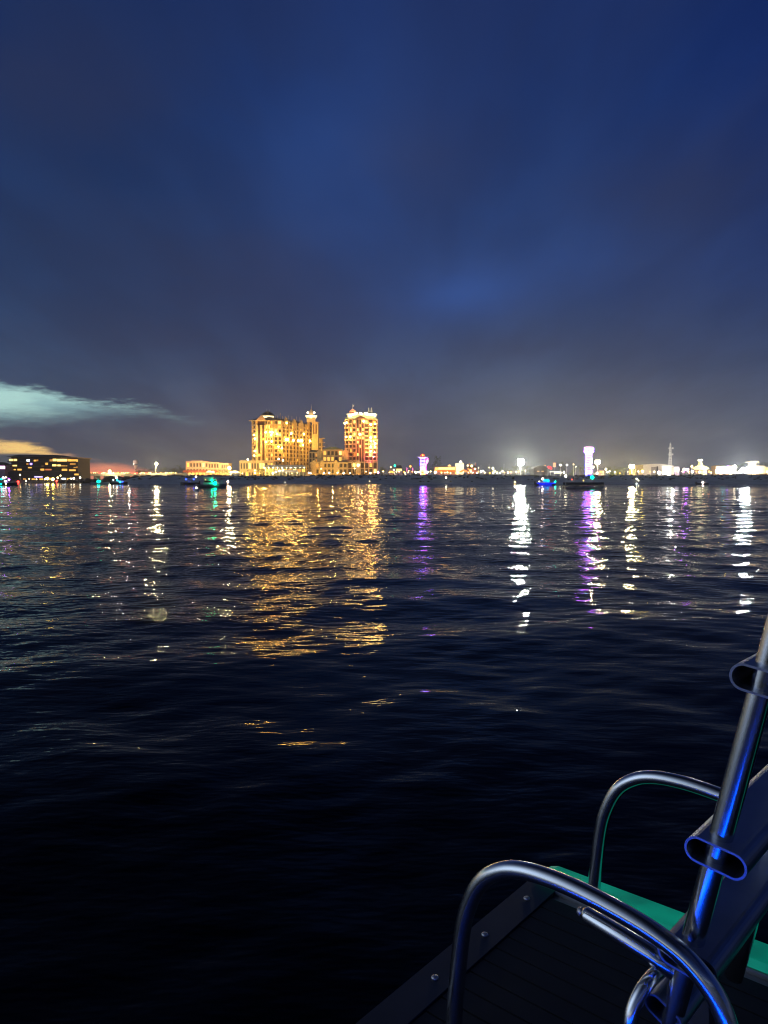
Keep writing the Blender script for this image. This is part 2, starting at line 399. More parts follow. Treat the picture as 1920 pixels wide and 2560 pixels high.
# dark rocky bank at the west end of the beach
bank = MB(); rg = random.Random(8)
for k in range(130):
    x = rg.uniform(-190, -118); h = 4.2*math.sin(math.pi*min(1, max(0, (x + 195)/110)))**.7
    bank.ball((x, 455 + rg.uniform(-9, 9), rg.uniform(0, max(.3, h*.75))), rg.uniform(1.0, 2.2), 7, 5, .8)
solid('rocky_bank', bank, DARKW, 'dark rocky bank below the causeway, between the dark apartment block and the beach', 'rocks', kind='stuff')

# ------------------------------------------------------------------ facades
def frame2(A, B):
    L = math.hypot(B[0]-A[0], B[1]-A[1]); u = ((B[0]-A[0])/L, (B[1]-A[1])/L); return L, u, (u[1], -u[0])
class Facade:
    """collects the pieces of one building, then links one mesh per part (and each lit window as a part)"""
    def __init__(s, thing): s.t = thing; s.wall = MB(); s.balc = []; s.pier = MB(); s.dark = MB(); s.lit = []; s.recess = MB()
    def wing(s, A, B, z0, z1, nfl, nb, depth, lit=.3, mats=None, balc=1.6, para=.85, pier=1.0, wfrac=.55, rg=rnd, slabw=0, hot=.35):
        L, u, n = frame2(A, B); fh = (z1 - z0)/nfl; bw = L/nb
        s.recess.obox(A, u, n, 0, L, -depth, 0, z0, z1)
        for i in range(nfl):
            z = z0 + i*fh
            if balc: s.balc.append(MB().obox(A, u, n, -slabw, L + slabw, .004, balc, z - .25, z + para))
            for j in range(nb):
                c = (j + .5)*bw; w = bw*wfrac/2; zb, zt = z + (para if balc else fh*.25) + .02, z + fh*.86
                q = rg.random()
                if q < lit:
                    k = 'hot' if rg.random() < hot else ('warm' if rg.random() < .6 else 'amb')
                    s.lit.append((k, MB().obox(A, u, n, c - w, c + w, .03, .22, zb, zt)))
                else: s.dark.obox(A, u, n, c - w, c + w, .03, .12, zb, zt)
        if pier:
            for j in range(nb + 1):
                c = j*bw; s.pier.obox(A, u, n, c - pier/2, c + pier/2, .004, (balc or 0) + .35, z0 - .4, z1 + .2)
    def done(s, wallm, balcm, pierm, cap=100):
        t = s.t
        if s.recess.v: t.part('wall', s.recess, wallm)
        for mb in s.balc[:100]: t.part('balcony', mb, balcm)
        if s.pier.v: t.part('pier', s.pier, pierm)
        if s.dark.v: t.part('dark_window', s.dark, PANE, kind='stuff')
        MM = {'hot': W_HOT, 'warm': W_WARM, 'amb': W_AMB, 'cool': W_COOL, 'dim': W_DIM}
        s.lit.sort(key=lambda q: {'hot': 0, 'cool': 0, 'warm': 1, 'amb': 2, 'dim': 3}[q[0]])
        for k, mb in s.lit[:cap]: t.part('lit_window', mb, MM[k])
        if s.lit[cap:]:
            rest = MB()
            for k, mb in s.lit[cap:]: rest.add(mb.v, mb.f)
            t.part('lit_windows', rest, W_AMB, kind='stuff')

def wall_lamp(t, px, py, Y, r, m=None):
    t.part('wall_lamp', MB().ball((X(px, Y), Y, Z(py, Y)), r*.72, 8, 5), m or L_WALL)

# ---- tall hotel tower with the clock turret
Y0 = 690
T = Thing('hotel_tower', 'wide floodlit hotel tower with a dark hipped roof and a bright turret at its right', 'hotel', (X(700, Y0), Y0, 1.5))
f = Facade(T); rg = random.Random(21)
zt = Z(1053, Y0); zb = 4.0
f.wing((X(631, Y0), Y0 + 10), (X(645, Y0), Y0), zb, zt, 14, 1, 12, .28, wfrac=.7, rg=rg, slabw=1.0, pier=.9)
f.wing((X(645, Y0), Y0 - 3), (X(666, Y0), Y0 - 3), zb, zt - 4, 13, 2, 30, .16, balc=0, para=0, pier=1.7, wfrac=.5, rg=rg)
f.wing((X(666, Y0), Y0), (X(686, Y0), Y0 - 3), zb, zt, 14, 3, 24, .34, wfrac=.72, rg=rg, pier=.5, hot=.6)
f.wing((X(686, Y0), Y0 - 3), (X(704, Y0), Y0), zb, zt, 14, 2, 24, .25, wfrac=.7, rg=rg, pier=.9, hot=.3)
Bx = (X(779, 748), 748)
f.wing((X(704, Y0), Y0 + .5), Bx, zb, zt, 14, 9, 22, .07, wfrac=.5, rg=rg, pier=1.5, para=.9, balc=1.2, hot=.25)
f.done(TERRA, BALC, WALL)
A = (X(704, Y0), Y0 + .5); L, u, n = frame2(A, Bx)
rf = MB().hip(X(625, Y0), X(706, Y0), Y0 - 3, Y0 + 26, zt + .25, Z(1042, Y0), 11, 9)
hr = Z(1042, Y0)
P2 = lambda a, d, z: (A[0] + u[0]*a + n[0]*d, A[1] + u[1]*a + n[1]*d, z)
rf.add([P2(-6, 1.4, zt + .3), P2(L, 1.4, zt + .3), P2(L, -24, zt + .3), P2(-6, -24, zt + .3), P2(-6, -9, hr - .4), P2(L, -9, hr - .4)], [(0, 1, 5, 4), (2, 3, 4, 5), (1, 2, 5), (3, 0, 4), (3, 2, 1, 0)])
ro = T.part('roof', rf, ROOF)
T.part('eaves', MB().obox((X(625, Y0), Y0 - 3.6), (1, 0), (0, 1), 0, X(706, Y0) - X(625, Y0), 0, 2.0, zt - .35, zt + .22), BALC)
for a in (.10, .36, .60, .86):
    g = MB().gable(A, u, n, a*L - 3.4, a*L + 3.4, .6, 2.3, zt - .3, zt + 3.6)
    g.obox(A, u, n, a*L - 2.6, a*L + 2.6, .1, 2.0, zt - 5, zt - .3)
    T.part('gable', g, WALL)
T.part('gable', MB().gable((X(645, Y0), Y0 - 3), (1, 0), (0, -1), -.5, 8.2, -6, 1.4, zt + .3, zt + 5.0), PEACH)
cx, cy = X(667, Y0), Y0 + 8
cz = Z(1043, Y0)
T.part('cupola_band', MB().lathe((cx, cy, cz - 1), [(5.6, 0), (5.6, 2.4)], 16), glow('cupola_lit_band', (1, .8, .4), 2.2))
T.part('cupola_dome', MB().lathe((cx, cy, cz + 1.4), [(6.4, 0), (5.6, 1.3), (4.0, 2.9), (1.6, 3.9), (.1, 4.3)], 16), ROOF, smooth=True)
for px in (665, 671):
    T.part('finial', MB().tube([(X(px, Y0), cy, cz + 5), (X(px, Y0), cy, Z(1021, Y0))], [.35, .1], 6), GREY)
for px, py in ((681, 1042), (686, 1040), (692, 1040), (699, 1034), (704, 1041), (712, 1042), (719, 1040), (728, 1041), (739, 1042), (748, 1043)):
    Yr = 690 + max(0, (px - 690))*.8
    T.part('roof_vent', MB().tube([(X(px, Yr), Yr + 9, hr - 2), (X(px, Yr), Yr + 9, Z(py, Yr + 9))], [.28, .18], 6), PEACH)
# turret
tx, ty = X(789, 735), 735
w = 2.75
T.part('turret_shaft', MB().box(tx - w, tx + w, ty - 4, ty + 8, 4, Z(1057, ty)), WALL)
tr = MB()
for sx in (-.85, -.05, .85): tr.box(tx + sx*w - .45, tx + sx*w + .45, ty - 4.6, ty - 3.9, Z(1089, ty), Z(1058, ty))
T.part('turret_pilaster', tr, BALC)
T.part('turret_recess', MB().box(tx - .6*w, tx - .25*w, ty - 4.1, ty - 3.9, Z(1086, ty), Z(1062, ty)).box(tx + .2*w, tx + .6*w, ty - 4.1, ty - 3.9, Z(1086, ty), Z(1062, ty)), TERRA)
T.part('turret_cornice', MB().box(tx - w - .6, tx + w + .6, ty - 4.8, ty + 8.6, Z(1057, ty) + .01, Z(1055.8, ty)), BALC)
T.part('turret_cornice', MB().box(tx - w - .5, tx + w + .5, ty - 4.7, ty - 3.9, Z(1101, ty), Z(1099.5, ty)), BALC)
lx = X(779, ty); lw = 4.0
T.part('belfry', MB().box(lx - lw, lx + lw, ty - lw, ty + lw, Z(1056, ty), Z(1045, ty)), WALL)
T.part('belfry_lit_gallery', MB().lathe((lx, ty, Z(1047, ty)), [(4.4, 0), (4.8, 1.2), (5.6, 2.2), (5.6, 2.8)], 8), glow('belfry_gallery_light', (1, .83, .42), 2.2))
T.part('belfry_top', MB().lathe((lx, ty, Z(1039.5, ty)), [(2.6, 0), (2.2, 1.6), (2.6, 1.8), (2.3, 3.0), (1.5, 4.2), (.9, 5.4), (.25, 6.0), (.08, 10.6)], 10), BALC)
for q in (772.5, 788): T.part('wall_lamp', MB().ball((X(q, ty), ty - 7.5, Z(1034.5, ty)), .95, 8, 5), L_HOT)
# stepped wing right of the turret
sx0, sx1, sy = X(796, 745), X(806, 745), 742
f2 = Facade(T)
f2.wing((sx0, sy), (sx1, sy), 4, Z(1096, sy), 9, 1, 14, .1, wfrac=.35, rg=rg, balc=0, para=0, pier=1.0)
T.part('side_wall', f2.recess, WALL); T.part('side_window', f2.dark, DGLASS, kind='stuff')
for i in range(7):
    z = Z(1096, sy) - i*3.9
    T.part('side_balcony', MB().box(sx1 - .1, sx1 + 2.6, sy - 2, sy + 6, z - .4, z + .35), BALC)
for px, py, r in ((716, 1099, 1.2), (721, 1099, 1.2), (734, 1101, 1.3), (746, 1102, 1.2), (751, 1102, 1.3), (756, 1102, 1.2), (776, 1103, 1.3), (729, 1084, 1.1), (760, 1086, 1.1), (758, 1113, 1.0), (717, 1058, 1.1), (676, 1081, .9), (682, 1081, .9), (693, 1086, 1.0), (679, 1087, .9), (636, 1088, .9), (638, 1097, 1.0), (638, 1128, 1.1), (665, 1105, .9), (680, 1104, .9), (697, 1117, .9), (706, 1120, .9), (665, 1081, .9), (636, 1139, .8)):
    Yl = Y0 - 5.2 if px < 706 else Y0 + (px - 704)/75*58 - 4.4
    wall_lamp(T, px, py, Yl, r*.8)

# ---- right hotel tower with lit crown
Y1 = 680
T = Thing('hotel_tower', 'narrow floodlit hotel tower with brilliantly lit crown, two white spires and small red dome', 'hotel', (X(904, Y1), Y1, 1.5))
f = Facade(T); rg = random.Random(4)
zt = Z(1051, Y1)
f.wing((X(865, Y1), Y1), (X(892, Y1), Y1 - 4), zb, zt, 14, 3, 24, .24, wfrac=.6, rg=rg, slabw=.7, pier=.35, hot=.45)
f.wing((X(892, Y1), Y1 - 6), (X(911, Y1), Y1 - 6), zb, zt, 14, 3, 26, .32, wfrac=.5, rg=rg, balc=0, para=0, pier=1.0, hot=.4)
f.wing((X(911, Y1), Y1 - 4), (X(941, Y1), Y1), zb, zt, 14, 3, 24, .30, wfrac=.62, rg=rg, slabw=.7, pier=.35, hot=.4)
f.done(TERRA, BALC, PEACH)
T.part('eaves', MB().box(X(863, Y1), X(943, Y1), Y1 - 6.5, Y1 + 22, zt + .25, zt + .9), BALC)
T.part('roof', MB().hip(X(864, Y1), X(942, Y1), Y1 - 6, Y1 + 21, zt + .92, Z(1042, Y1), 3.5, 4), GROOF)
T.part('gable', MB().gable((X(889, Y1), Y1 - 6), (1, 0), (0, -1), 0, X(916, Y1) - X(889, Y1), -7, 1.2, zt + .95, Z(1041.5, Y1)), REDST)
zc = Z(1041.8, Y1)
T.part('crown_parapet', MB().hip(X(869, Y1), X(940, Y1), Y1 - 2, Y1 + 18, zc, Z(1036, Y1), -1.2, -1.2), WHITE)
for px, py, r in ((883, 1036.5, 1.2), (888, 1035, 1.2), (892, 1033, 1.0), (901, 1033.5, 1.2), (905, 1035, .9), (914, 1033.5, 1.2), (918, 1035, 1.4), (924, 1036, 1.3), (930, 1037, 1.3), (936, 1037, 1.2), (878, 1039, 1.2), (874, 1041, 1.0), (938, 1041, .9)):
    T.part('crown_lamp', MB().ball((X(px, Y1 - 4), Y1 - 4, Z(py, Y1 - 4)), r*.58, 8, 5), glow('crown_lamp_globe', (1, .75, .35), 45))
T.part('crown_roof', MB().hip(X(907, Y1), X(936, Y1), Y1 + 2, Y1 + 14, Z(1036, Y1) + .02, Z(1030, Y1), 4, 4), GROOF)
for px in (922, 928.5):
    T.part('spire', MB().lathe((X(px, Y1), Y1 + 7, Z(1031, Y1)), [(.95, 0), (.8, 2), (.1, 4.9)], 8), WHITE)
dxx = X(882, Y1)
T.part('dome_drum', MB().lathe((dxx, Y1 + 2, Z(1036, Y1)), [(2.6, 0), (2.4, 1.7)], 10), REDST)
T.part('dome', MB().lathe((dxx, Y1 + 2, Z(1036, Y1) + 1.7), [(3.0, 0), (2.6, 1.2), (1.3, 2.4), (.2, 2.9)], 12), glow('red_dome_glow', (1, .32, .12), 1.0), smooth=True)  # dome is no lamp; its lit red is put in as emission
T.part('flagpole', MB().tube([(dxx, Y1 + 2, Z(1030, Y1)), (dxx, Y1 + 2, Z(1010, Y1))], [.3, .12], 6), WHITE)
T.part('flag', MB().box(dxx + .1, dxx + 1.2, Y1 + 1.95, Y1 + 2.05, Z(1017, Y1), Z(1013, Y1)), WHITE)
for px, py in ((862.5, 1059), (867, 1057), (866, 1093), (876, 1092.5), (909, 1054), (938, 1060), (927, 1062), (938, 1093), (927, 1094), (938, 1109), (927, 1117), (937, 1117), (928, 1103), (927, 1128), (900, 1086)):
    wall_lamp(T, px, py, Y1 - 6.8, .85)
for px, py in ((934, 1104), (936, 1131), (934, 1142)):
    wall_lamp(T, px, py, Y1 - 3.6, .5, L_PINK)

# ---- low wing, pavilion, middle blocks, arcade
def arcade(t, x0, x1, Y, z0, z1, nb, nfl, wallm, lit, rg, gab=(), depth=16, hot=.3, pier=.9):
    f = Facade(t); f.wing((x0, Y), (x1, Y), z0, z1, nfl, nb, depth, lit, wfrac=.62, rg=rg, balc=0, para=0, pier=pier, hot=hot)
    cor = MB().obox((x0, Y), (1, 0), (0, -1), -.6, x1 - x0 + .6, .003, 1.1, z1 - .1, z1 + .75)
    for i in range(1, nfl): cor.obox((x0, Y), (1, 0), (0, -1), 0, x1 - x0, .003, .6, z0 + (z1 - z0)*i/nfl - .3, z0 + (z1 - z0)*i/nfl + .3)
    f.done(wallm, BALC, BALC); t.part('cornice', cor, BALC)
    for px, w in gab:
        c = X(px, Y); g = MB().gable((c, Y), (1, 0), (0, -1), -w, w, -8, 1.6, z1 + .2, z1 + w*.95 + .4)
        g.box(c - w*.8, c + w*.8, Y - 1.3, Y - .02, z0, z1 + .2); t.part('gable', g, WALL)
rg = random.Random(9)
Yp = 655
T = Thing('low_hotel_wing', 'long low yellow wing with tall windows at the left foot of the wide hotel tower', 'building', (X(640, Yp), Yp, 1.5))
arcade(T, X(601, Yp), X(683, Yp), Yp, 1.5, Z(1155, Yp), 12, 2, WALL, .25, rg, depth=20)
T.part('parapet', MB().box(X(601, Yp), X(690, Yp), Yp - .6, Yp + 14, Z(1155, Yp) + .8, Z(1152, Yp) + .3), BALC)
for px, py in ((620, 1149), (697, 1148), (708, 1151)):
    T.part('roof_lamp_post', MB().tube([(X(px, Yp), Yp + 3, Z(1154, Yp)), (X(px, Yp), Yp + 3, Z(py, Yp))], .15, 6), BLACKM)
    wall_lamp(T, px, py, Yp + 3, 1.0, L_HOT)
Yq = 640
T = Thing('harbour_pavilion', 'white canopied pavilion glowing brightly at the water front under the wide hotel tower', 'pavilion', (X(715, Yq), Yq, 1.5))
T.part('canopy', MB().hip(X(660, Yq), X(768, Yq), Yq - 8, Yq + 8, Z(1168, Yq), Z(1163, Yq), 3, 4), WHITE)
T.part('wall', MB().box(X(664, Yq), X(764, Yq), Yq - 2, Yq + 6, 1.5, Z(1168.2, Yq)), mat('pavilion_glazing', (.16, .18, .15), .5))
for i in range(12):
    x = X(668 + i*8.4, Yq); T.part('post', MB().box(x - .25, x + .25, Yq - 7.5, Yq - 7, 1.5, Z(1168.2, Yq)), WHITE)
for i in range(9):
    x = X(666 + i*11.2, Yq); T.part('lit_window', MB().box(x, x + 2.7, Yq - 2.15, Yq - 2.003, Z(1180, Yq), Z(1173, Yq)), (W_WARM, W_AMB, W_HOT, W_AMB)[i % 4])
for i in range(10):
    x = X(664 + i*11, Yq); T.part('canopy_lamp', MB().ball((x, Yq - 6.5, Z(1169.4, Yq)), .42, 8, 5), L_HOT)
T.part('lower_awning', MB().hip(X(690, Yq), X(752, Yq), Yq - 16, Yq - 8.6, Z(1181, Yq), Z(1175.5, Yq), 1.5, 2.5), WHITE)
for px in (700, 727): T.part('flag_mast', MB().tube([(X(px, Yq), Yq - 7, Z(1163, Yq)), (X(px, Yq), Yq - 7, Z(1147, Yq))], .18, 6), BLACKM)
Ym = 668
T = Thing('gabled_lodge', 'orange gabled block joining the clock turret to the green roofed block', 'building', (X(790, Ym), Ym, 1.5))
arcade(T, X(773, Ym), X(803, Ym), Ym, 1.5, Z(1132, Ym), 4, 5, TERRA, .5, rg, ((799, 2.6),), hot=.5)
T.part('roof', MB().hip(X(773, Ym), X(803, Ym), Ym, Ym + 14, Z(1132, Ym) + .8, Z(1124, Ym), 1.5, 5), ROOF)
T = Thing('green_roofed_block', 'yellow block with a shallow green hipped roof standing between the two hotel towers', 'building', (X(830, Ym), Ym, 1.5))
arcade(T, X(808, Ym), X(856, Ym), Ym - 2, 1.5, Z(1126.5, Ym), 5, 5, WALL, .42, rg, depth=20, hot=.4)
T.part('roof', MB().hip(X(806, Ym), X(858, Ym), Ym - 3, Ym + 20, Z(1126.5, Ym) + .78, Z(1117, Ym), 7, 8), GROOF)
for px in (829, 832): T.part('chimney', MB().box(X(px, Ym) - .4, X(px, Ym) + .4, Ym + 1.5, Ym + 2.5, Z(1124, Ym), Z(1119, Ym)), WALL)
T = Thing('gabled_corner_house', 'small gabled house tucked against the left side of the narrow hotel tower', 'building', (X(864, Ym), Ym, 1.5))
arcade(T, X(858, Ym), X(871, Ym), Ym - 8, 1.5, Z(1131, Ym), 2, 5, PEACH, .5, rg, ((864.5, 2.6),), depth=8, hot=.5)
Ya = 650
T = Thing('yellow_arcade', 'two storey yellow arcade with dark louvred windows and three gables below the hotel towers', 'building', (X(822, Ya), Ya, 1.5))
arcade(T, X(778, Ya), X(868, Ya), Ya, 1.5, Z(1157.5, Ya), 9, 3, WALL, .22, rg, ((806, 2.3), (840, 2.3), (786, 2.3)), hot=.5)
T = Thing('orange_arcade', 'two storey orange arcade with one tall lit gable below the narrow hotel tower', 'building', (X(907, Ya), Ya, 1.5))
arcade(T, X(869.5, Ya), X(943, Ya), Ya, 1.5, Z(1156.5, Ya), 7, 3, TERRA, .35, rg, ((895.5, 2.4),), hot=.6)
T.part('gable_lamp', MB().ball((X(896, Ya), Ya - 1.9, Z(1163, Ya)), .9, 8, 5), L_HOT)
for k, (px, Yg) in enumerate(((769, 632), (785, 634), (806, 632), (896, 632))):
    T = Thing('gabled_kiosk', ['white gabled ticket kiosk left of the yellow arcade', 'pale gabled kiosk in front of the first arcade gable', 'yellow lit gabled kiosk in front of the middle of the yellow arcade', 'lit gabled kiosk in front of the orange arcade gable'][k], 'kiosk', (X(px, Yg), Yg, 1.5), 'kiosks along the harbour promenade')
    c = X(px, Yg)
    T.part('wall', MB().box(c - 1.9, c + 1.9, Yg, Yg + 4, 1.5, 4.6), WHITE)
    T.part('roof', MB().gable((c, Yg), (1, 0), (0, -1), -2.6, 2.6, -4.4, .8, 4.61, 7.0), WALL)
    T.part('lit_window', MB().box(c - 1.2, c + 1.2, Yg - .12, Yg - .003, 2.5, 4.3), W_HOT)

# floodlights that wash the hotel facades
def flood(px, Y, z, col, power, label, aim=None, zg=1.5):
    x = X(px, Y); T = Thing('floodlight', label, 'floodlight', (x, Y, zg), 'floodlights on the shore')
    T.part('post', MB().tube([(x, Y, zg), (x, Y, z)], [.14, .09], 6), BLACKM)
    T.part('lamp_head', MB().box(x - .5, x + .5, Y - .3, Y + .5, z, z + .6), BLACKM)
    o = lamp_light(T.o, (x, Y + .9, z + .8), col, power, .5, T.loc)
    if aim:
        o.data.type = 'SPOT'; o.data.spot_size = R(aim[3]); o.data.spot_blend = .7; o.data.shadow_soft_size = .4
        o.rotation_euler = (Vector((x, Y + .9, z + .8)) - Vector(aim[:3])).to_track_quat('Z', 'Y').to_euler()
AMB, GOLD = (1, .48, .06), (1, .52, .075)
PW = .34
flood(640, 621, 22, AMB, 420000*PW, 'dark floodlight mast in front of the low yellow wing, aimed at the wide tower', (X(655, 690), 690, 36, 44))
flood(690, 621, 22, AMB, 460000*PW, 'dark floodlight mast in front of the left half of the white pavilion', (X(690, 690), 690, 36, 44))
flood(818, 666, Z(1117, 668) + 1.2, GOLD, 330000*PW, 'floodlight on the left of the green roof, turned to the wide tower', (X(742, 718), 718, 30, 85), Z(1119, 668))
flood(840, 666, Z(1117, 668) + 1.2, GOLD, 360000*PW, 'floodlight on the right of the green roof, turned to the turret', (X(788, 735), 735, 40, 40), Z(1119, 668))
flood(880, 621, 22, (1, .25, .05), 200000*PW, 'dark floodlight mast left of the tall gable of the orange arcade', (X(882, 680), 680, 36, 44))
flood(930, 621, 22, (1, .14, .05), 210000*PW, 'dark floodlight mast right of the tall gable of the orange arcade', (X(928, 680), 680, 36, 44))
flood(915, 622, 20, (1, .08, .22), 170000, 'dark floodlight mast with a pink lamp turned to the right side of the narrow tower', (X(934, 680), 680, 20, 22))
PL = .6
flood(620, 627, 9, GOLD, 14000*PL, 'low floodlight in front of the left end of the low yellow wing')
flood(660, 627, 9, GOLD, 14000*PL, 'low floodlight in front of the right end of the low yellow wing')
flood(795, 629, 9, GOLD, 13000*PL, 'low floodlight beside the gabled lodge')
flood(832, 627, 12, (1, .64, .12), 20000*PL, 'low floodlight in front of the middle of the yellow arcade')
flood(905, 627, 9, AMB, 14000*PL, 'low floodlight in front of the orange arcade')
flood(720, 618, 6, (1, .7, .35), 7000*PL, 'low floodlight before the lower awning of the white pavilion')

# ------------------------------------------------------------------ promenade lamps
def lamp_post(name, label, px, py, Y, r, m, z0=1.5, group=None, cat='lamp', arm=0.):
    x = X(px, Y); z = Z(py, Y); T = Thing(name, label, cat, (x, Y, z0), group)
    T.part('post', MB().tube([(x, Y, z0), (x, Y, max(z - r*.6, z0 + .3))], [.14, .1], 6), STEEL)
    T.part('lamp_globe', MB().ball((x, Y, z), r, 10, 6), m); return T
for px, py, r, m in ((577, 1180, .5, L_WARM), (590, 1181, .6, L_HOT), (606, 1183, .6, L_WARM), (638, 1176, .8, L_WARM), (638, 1182, .7, L_HOT), (650, 1183, .4, L_WARM), (683, 1183, 1.1, L_HOT), (690, 1180, .8, L_HOT), (699, 1177, .8, L_HOT), (707, 1175, .8, L_HOT), (716, 1182, .5, L_WARM), (730, 1183, .45, L_WARM), (744, 1182, .5, L_WARM), (772, 1182, .7, L_HOT), (777, 1183, .6, L_COOL), (810, 1183, .8, L_HOT), (823, 1182, .9, L_HOT), (844, 1182, .7, L_HOT), (859, 1183, .9, L_HOT), (875, 1183, .6, L_HOT), (915, 1179, .6, L_WARM), (926, 1183, 1.0, L_HOT), (937, 1181, .6, L_WARM), (887, 1171, .7, L_WARM), (803, 1172, .6, L_WARM)):
    lamp_post('promenade_lamp', 'warm globe lamp on a post along the hotel promenade', px, py, 622, r*.75, m, 1.5, 'globe lamps along the hotel promenade')
lamp_post('promenade_lamp', 'pink globe lamp just right of the orange arcade', 945.5, 1181, 622, .7, L_PINK)
sl = lamp_post('harbour_lamp', 'amber street lamp between the peach building and the low yellow wing', 574, 1170, 618, .9, L_BIGY)

# ------------------------------------------------------------------ west shore: dark apartment block
Yb = 490
T = Thing('apartment_block', 'dark three storey apartment block with flat black roof and warm lit right end', 'building', (X(110, Yb), Yb, 1.7))
x0, x1 = X(18, Yb), X(200, Yb); zr = Z(1141, Yb); z1 = Z(1186, Yb)
T.part('wall', MB().box(X(30, Yb), X(172, Yb), Yb, Yb + 18, 1.7, Z(1142.2, Yb)), DARKW)
T.part('end_wing', MB().box(X(172.3, Yb), X(199, Yb), Yb - 2, Yb + 18, 1.7, Z(1146.2, Yb)), mat('tan_stucco', (.16, .10, .055), .85))
rb = MB().hip(X(22, Yb), X(162, Yb), Yb - 3, Yb + 20, Z(1142, Yb), Z(1137, Yb), 6, 4)
T.part('roof', rb, ROOF)
T.part('roof', MB().box(X(160, Yb), X(201, Yb), Yb - 4, Yb + 20, Z(1146, Yb), Z(1143.5, Yb)), mat('lit_roof_edge', (.5, .32, .16), .8))  # warm lamplight on this edge put into the base colour
T.part('ground_floor', MB().box(X(14, Yb), X(205, Yb), Yb - 6, Yb - .01, 1.7, Z(1180, Yb)), DARKW)
for k, py in enumerate((1156, 1168, 1180)):
    T.part('balcony', MB().box(X(26, Yb), X(196, Yb), Yb - 3.5, Yb - .004, Z(py, Yb) + .01, Z(py - 2.2, Yb)), mat('dim_balcony', (.12, .085, .075), .8))
for px, py, w, h, m in ((29, 1150, 9, 5, W_HOT), (40, 1150, 8, 5, W_HOT), (72, 1151, 7, 5, W_COOL), (89, 1151.5, 6, 4, W_WARM), (95, 1151, 4, 4, W_AMB), (129, 1151.5, 7, 6, W_AMB), (138, 1150, 9, 6, W_HOT), (150, 1150.5, 12, 6, W_HOT), (163, 1150.5, 13, 6, W_HOT), (174, 1151, 7, 6, W_WARM), (186, 1151.5, 20, 6, W_WARM), (183, 1160, 14, 4, W_AMB), (190, 1168, 10, 4, W_AMB), (182, 1176, 16, 5, W_WARM), (192, 1186, 10, 4, W_WARM), (150, 1182, 12, 4, W_WARM), (60, 1182, 10, 3, W_AMB), (90, 1184, 12, 3, W_AMB), (120, 1184, 9, 3, W_WARM), (29, 1165, 9, 5, W_HOT), (39, 1165, 9, 5, W_HOT), (22, 1166, 5, 5, W_AMB), (70, 1160, 5, 4, W_AMB), (79, 1160, 6, 5, glow('window_violet', (.35, .25, 1), 3)), (76, 1168, 9, 5, W_WARM), (118, 1159.5, 6, 5, W_WARM), (108, 1166, 6, 3, W_DIM), (137, 1164, 10, 6, W_HOT), (149, 1164, 8, 5, W_HOT), (159, 1166, 9, 4, W_WARM), (169, 1166, 8, 4, W_WARM), (18, 1174.5, 7, 3.5, W_COOL), (38, 1174, 5, 3, W_WARM), (50, 1174, 10, 4, W_WARM), (107, 1174, 9, 4.5, W_WARM), (122, 1174, 15, 3.5, glow('window_orange', (1, .28, .1), .8)), (163, 1174.5, 15, 5, W_WARM), (97, 1192, 20, 3, glow('sign_violet', (.5, .4, 1), 2.5)), (128, 1197, 16, 5, W_WARM), (104, 1198, 9, 4, W_WARM), (84, 1198, 8, 3.5, W_WARM), (62, 1197.5, 7, 4, W_AMB), (160, 1197, 10, 4, W_COOL), (172, 1197.5, 8, 5, W_WARM)):
    Yw = Yb - (6.15 if py > 1185 else (2.2 if px > 172 else .2))
    if 1160 < py < 1185 and px < 172: Yw = Yb - .2
    T.part('lit_window', MB().box(X(px - w/2, Yw), X(px + w/2, Yw), Yw, Yw + .14, Z(py + h/2, Yw), Z(py - h/2, Yw)), m)
T = Thing('pink_lit_house', 'pale house washed in lilac light at the far left edge', 'building', (X(4, 480), 480, 1.7))
T.part('wall', MB().box(X(-30, 480), X(14, 480), 480, 490, 1.7, Z(1163, 480)), mat('lilac_lit_stucco', (.4, .3, .4), .8))  # lilac light on the wall put into its base colour
T.part('roof', MB().hip(X(-32, 480), X(16, 480), 479, 491, Z(1162.9, 480), Z(1155, 480), 4, 4), DARKW)
for px in (2, 10): T.part('lit_window', MB().box(X(px - 4, 480), X(px + 4, 480), 479.85, 479.99, Z(1172, 480), Z(1165, 480)), glow('window_lilac', (1, .55, .95), 4))
# dock in front of it, its lamps and boats
Yd = 452
T = Thing('dock', 'long low wooden dock in front of the dark apartment block', 'dock', (X(115, Yd), Yd, 0))
T.part('deck', MB().box(X(8, Yd), X(212, Yd), Yd - 2, Yd + 8, 1.0, 1.4), DARKW)
pl = MB()
for k in range(14): T.part('piling', MB().tube([(X(12 + k*15, Yd), Yd - 1.8, -1), (X(12 + k*15, Yd), Yd - 1.8, 2.0)], .2, 6), BARK)
for px, py, r, m, c in ((51, 1187, .45, L_WARM, 'warm'), (113, 1198, .4, L_HOT, 'warm'), (119, 1196, .8, L_YEL, 'warm'), (133, 1198, .8, L_YEL, 'warm'), (145, 1194, .55, L_WARM, 'warm'), (152, 1189, .45, L_WARM, 'warm'), (178, 1197, .5, L_HOT, 'warm'), (185, 1196, .5, L_HOT, 'warm'), (201, 1194, .5, L_HOT, 'warm'), (66, 1202, .4, L_HOT, 'warm'), (92, 1198, .35, L_WARM, 'warm'), (74, 1197, .35, L_WARM, 'warm')):
    lamp_post('dock_lamp', 'small warm lamp on a post along the wooden dock', px, py, Yd - 1, r, m, 1.4 if py < 1201 else .2, 'warm lamps along the wooden dock')
for px, py, n_ in ((46, 1204.5, 'small red lamp at the left end of the wooden dock'), (143, 1203, 'larger red lamp near the right end of the wooden dock')):
    lamp_post('dock_lamp', n_, px, py, Yd - 2.6, .62, L_RED, .1)
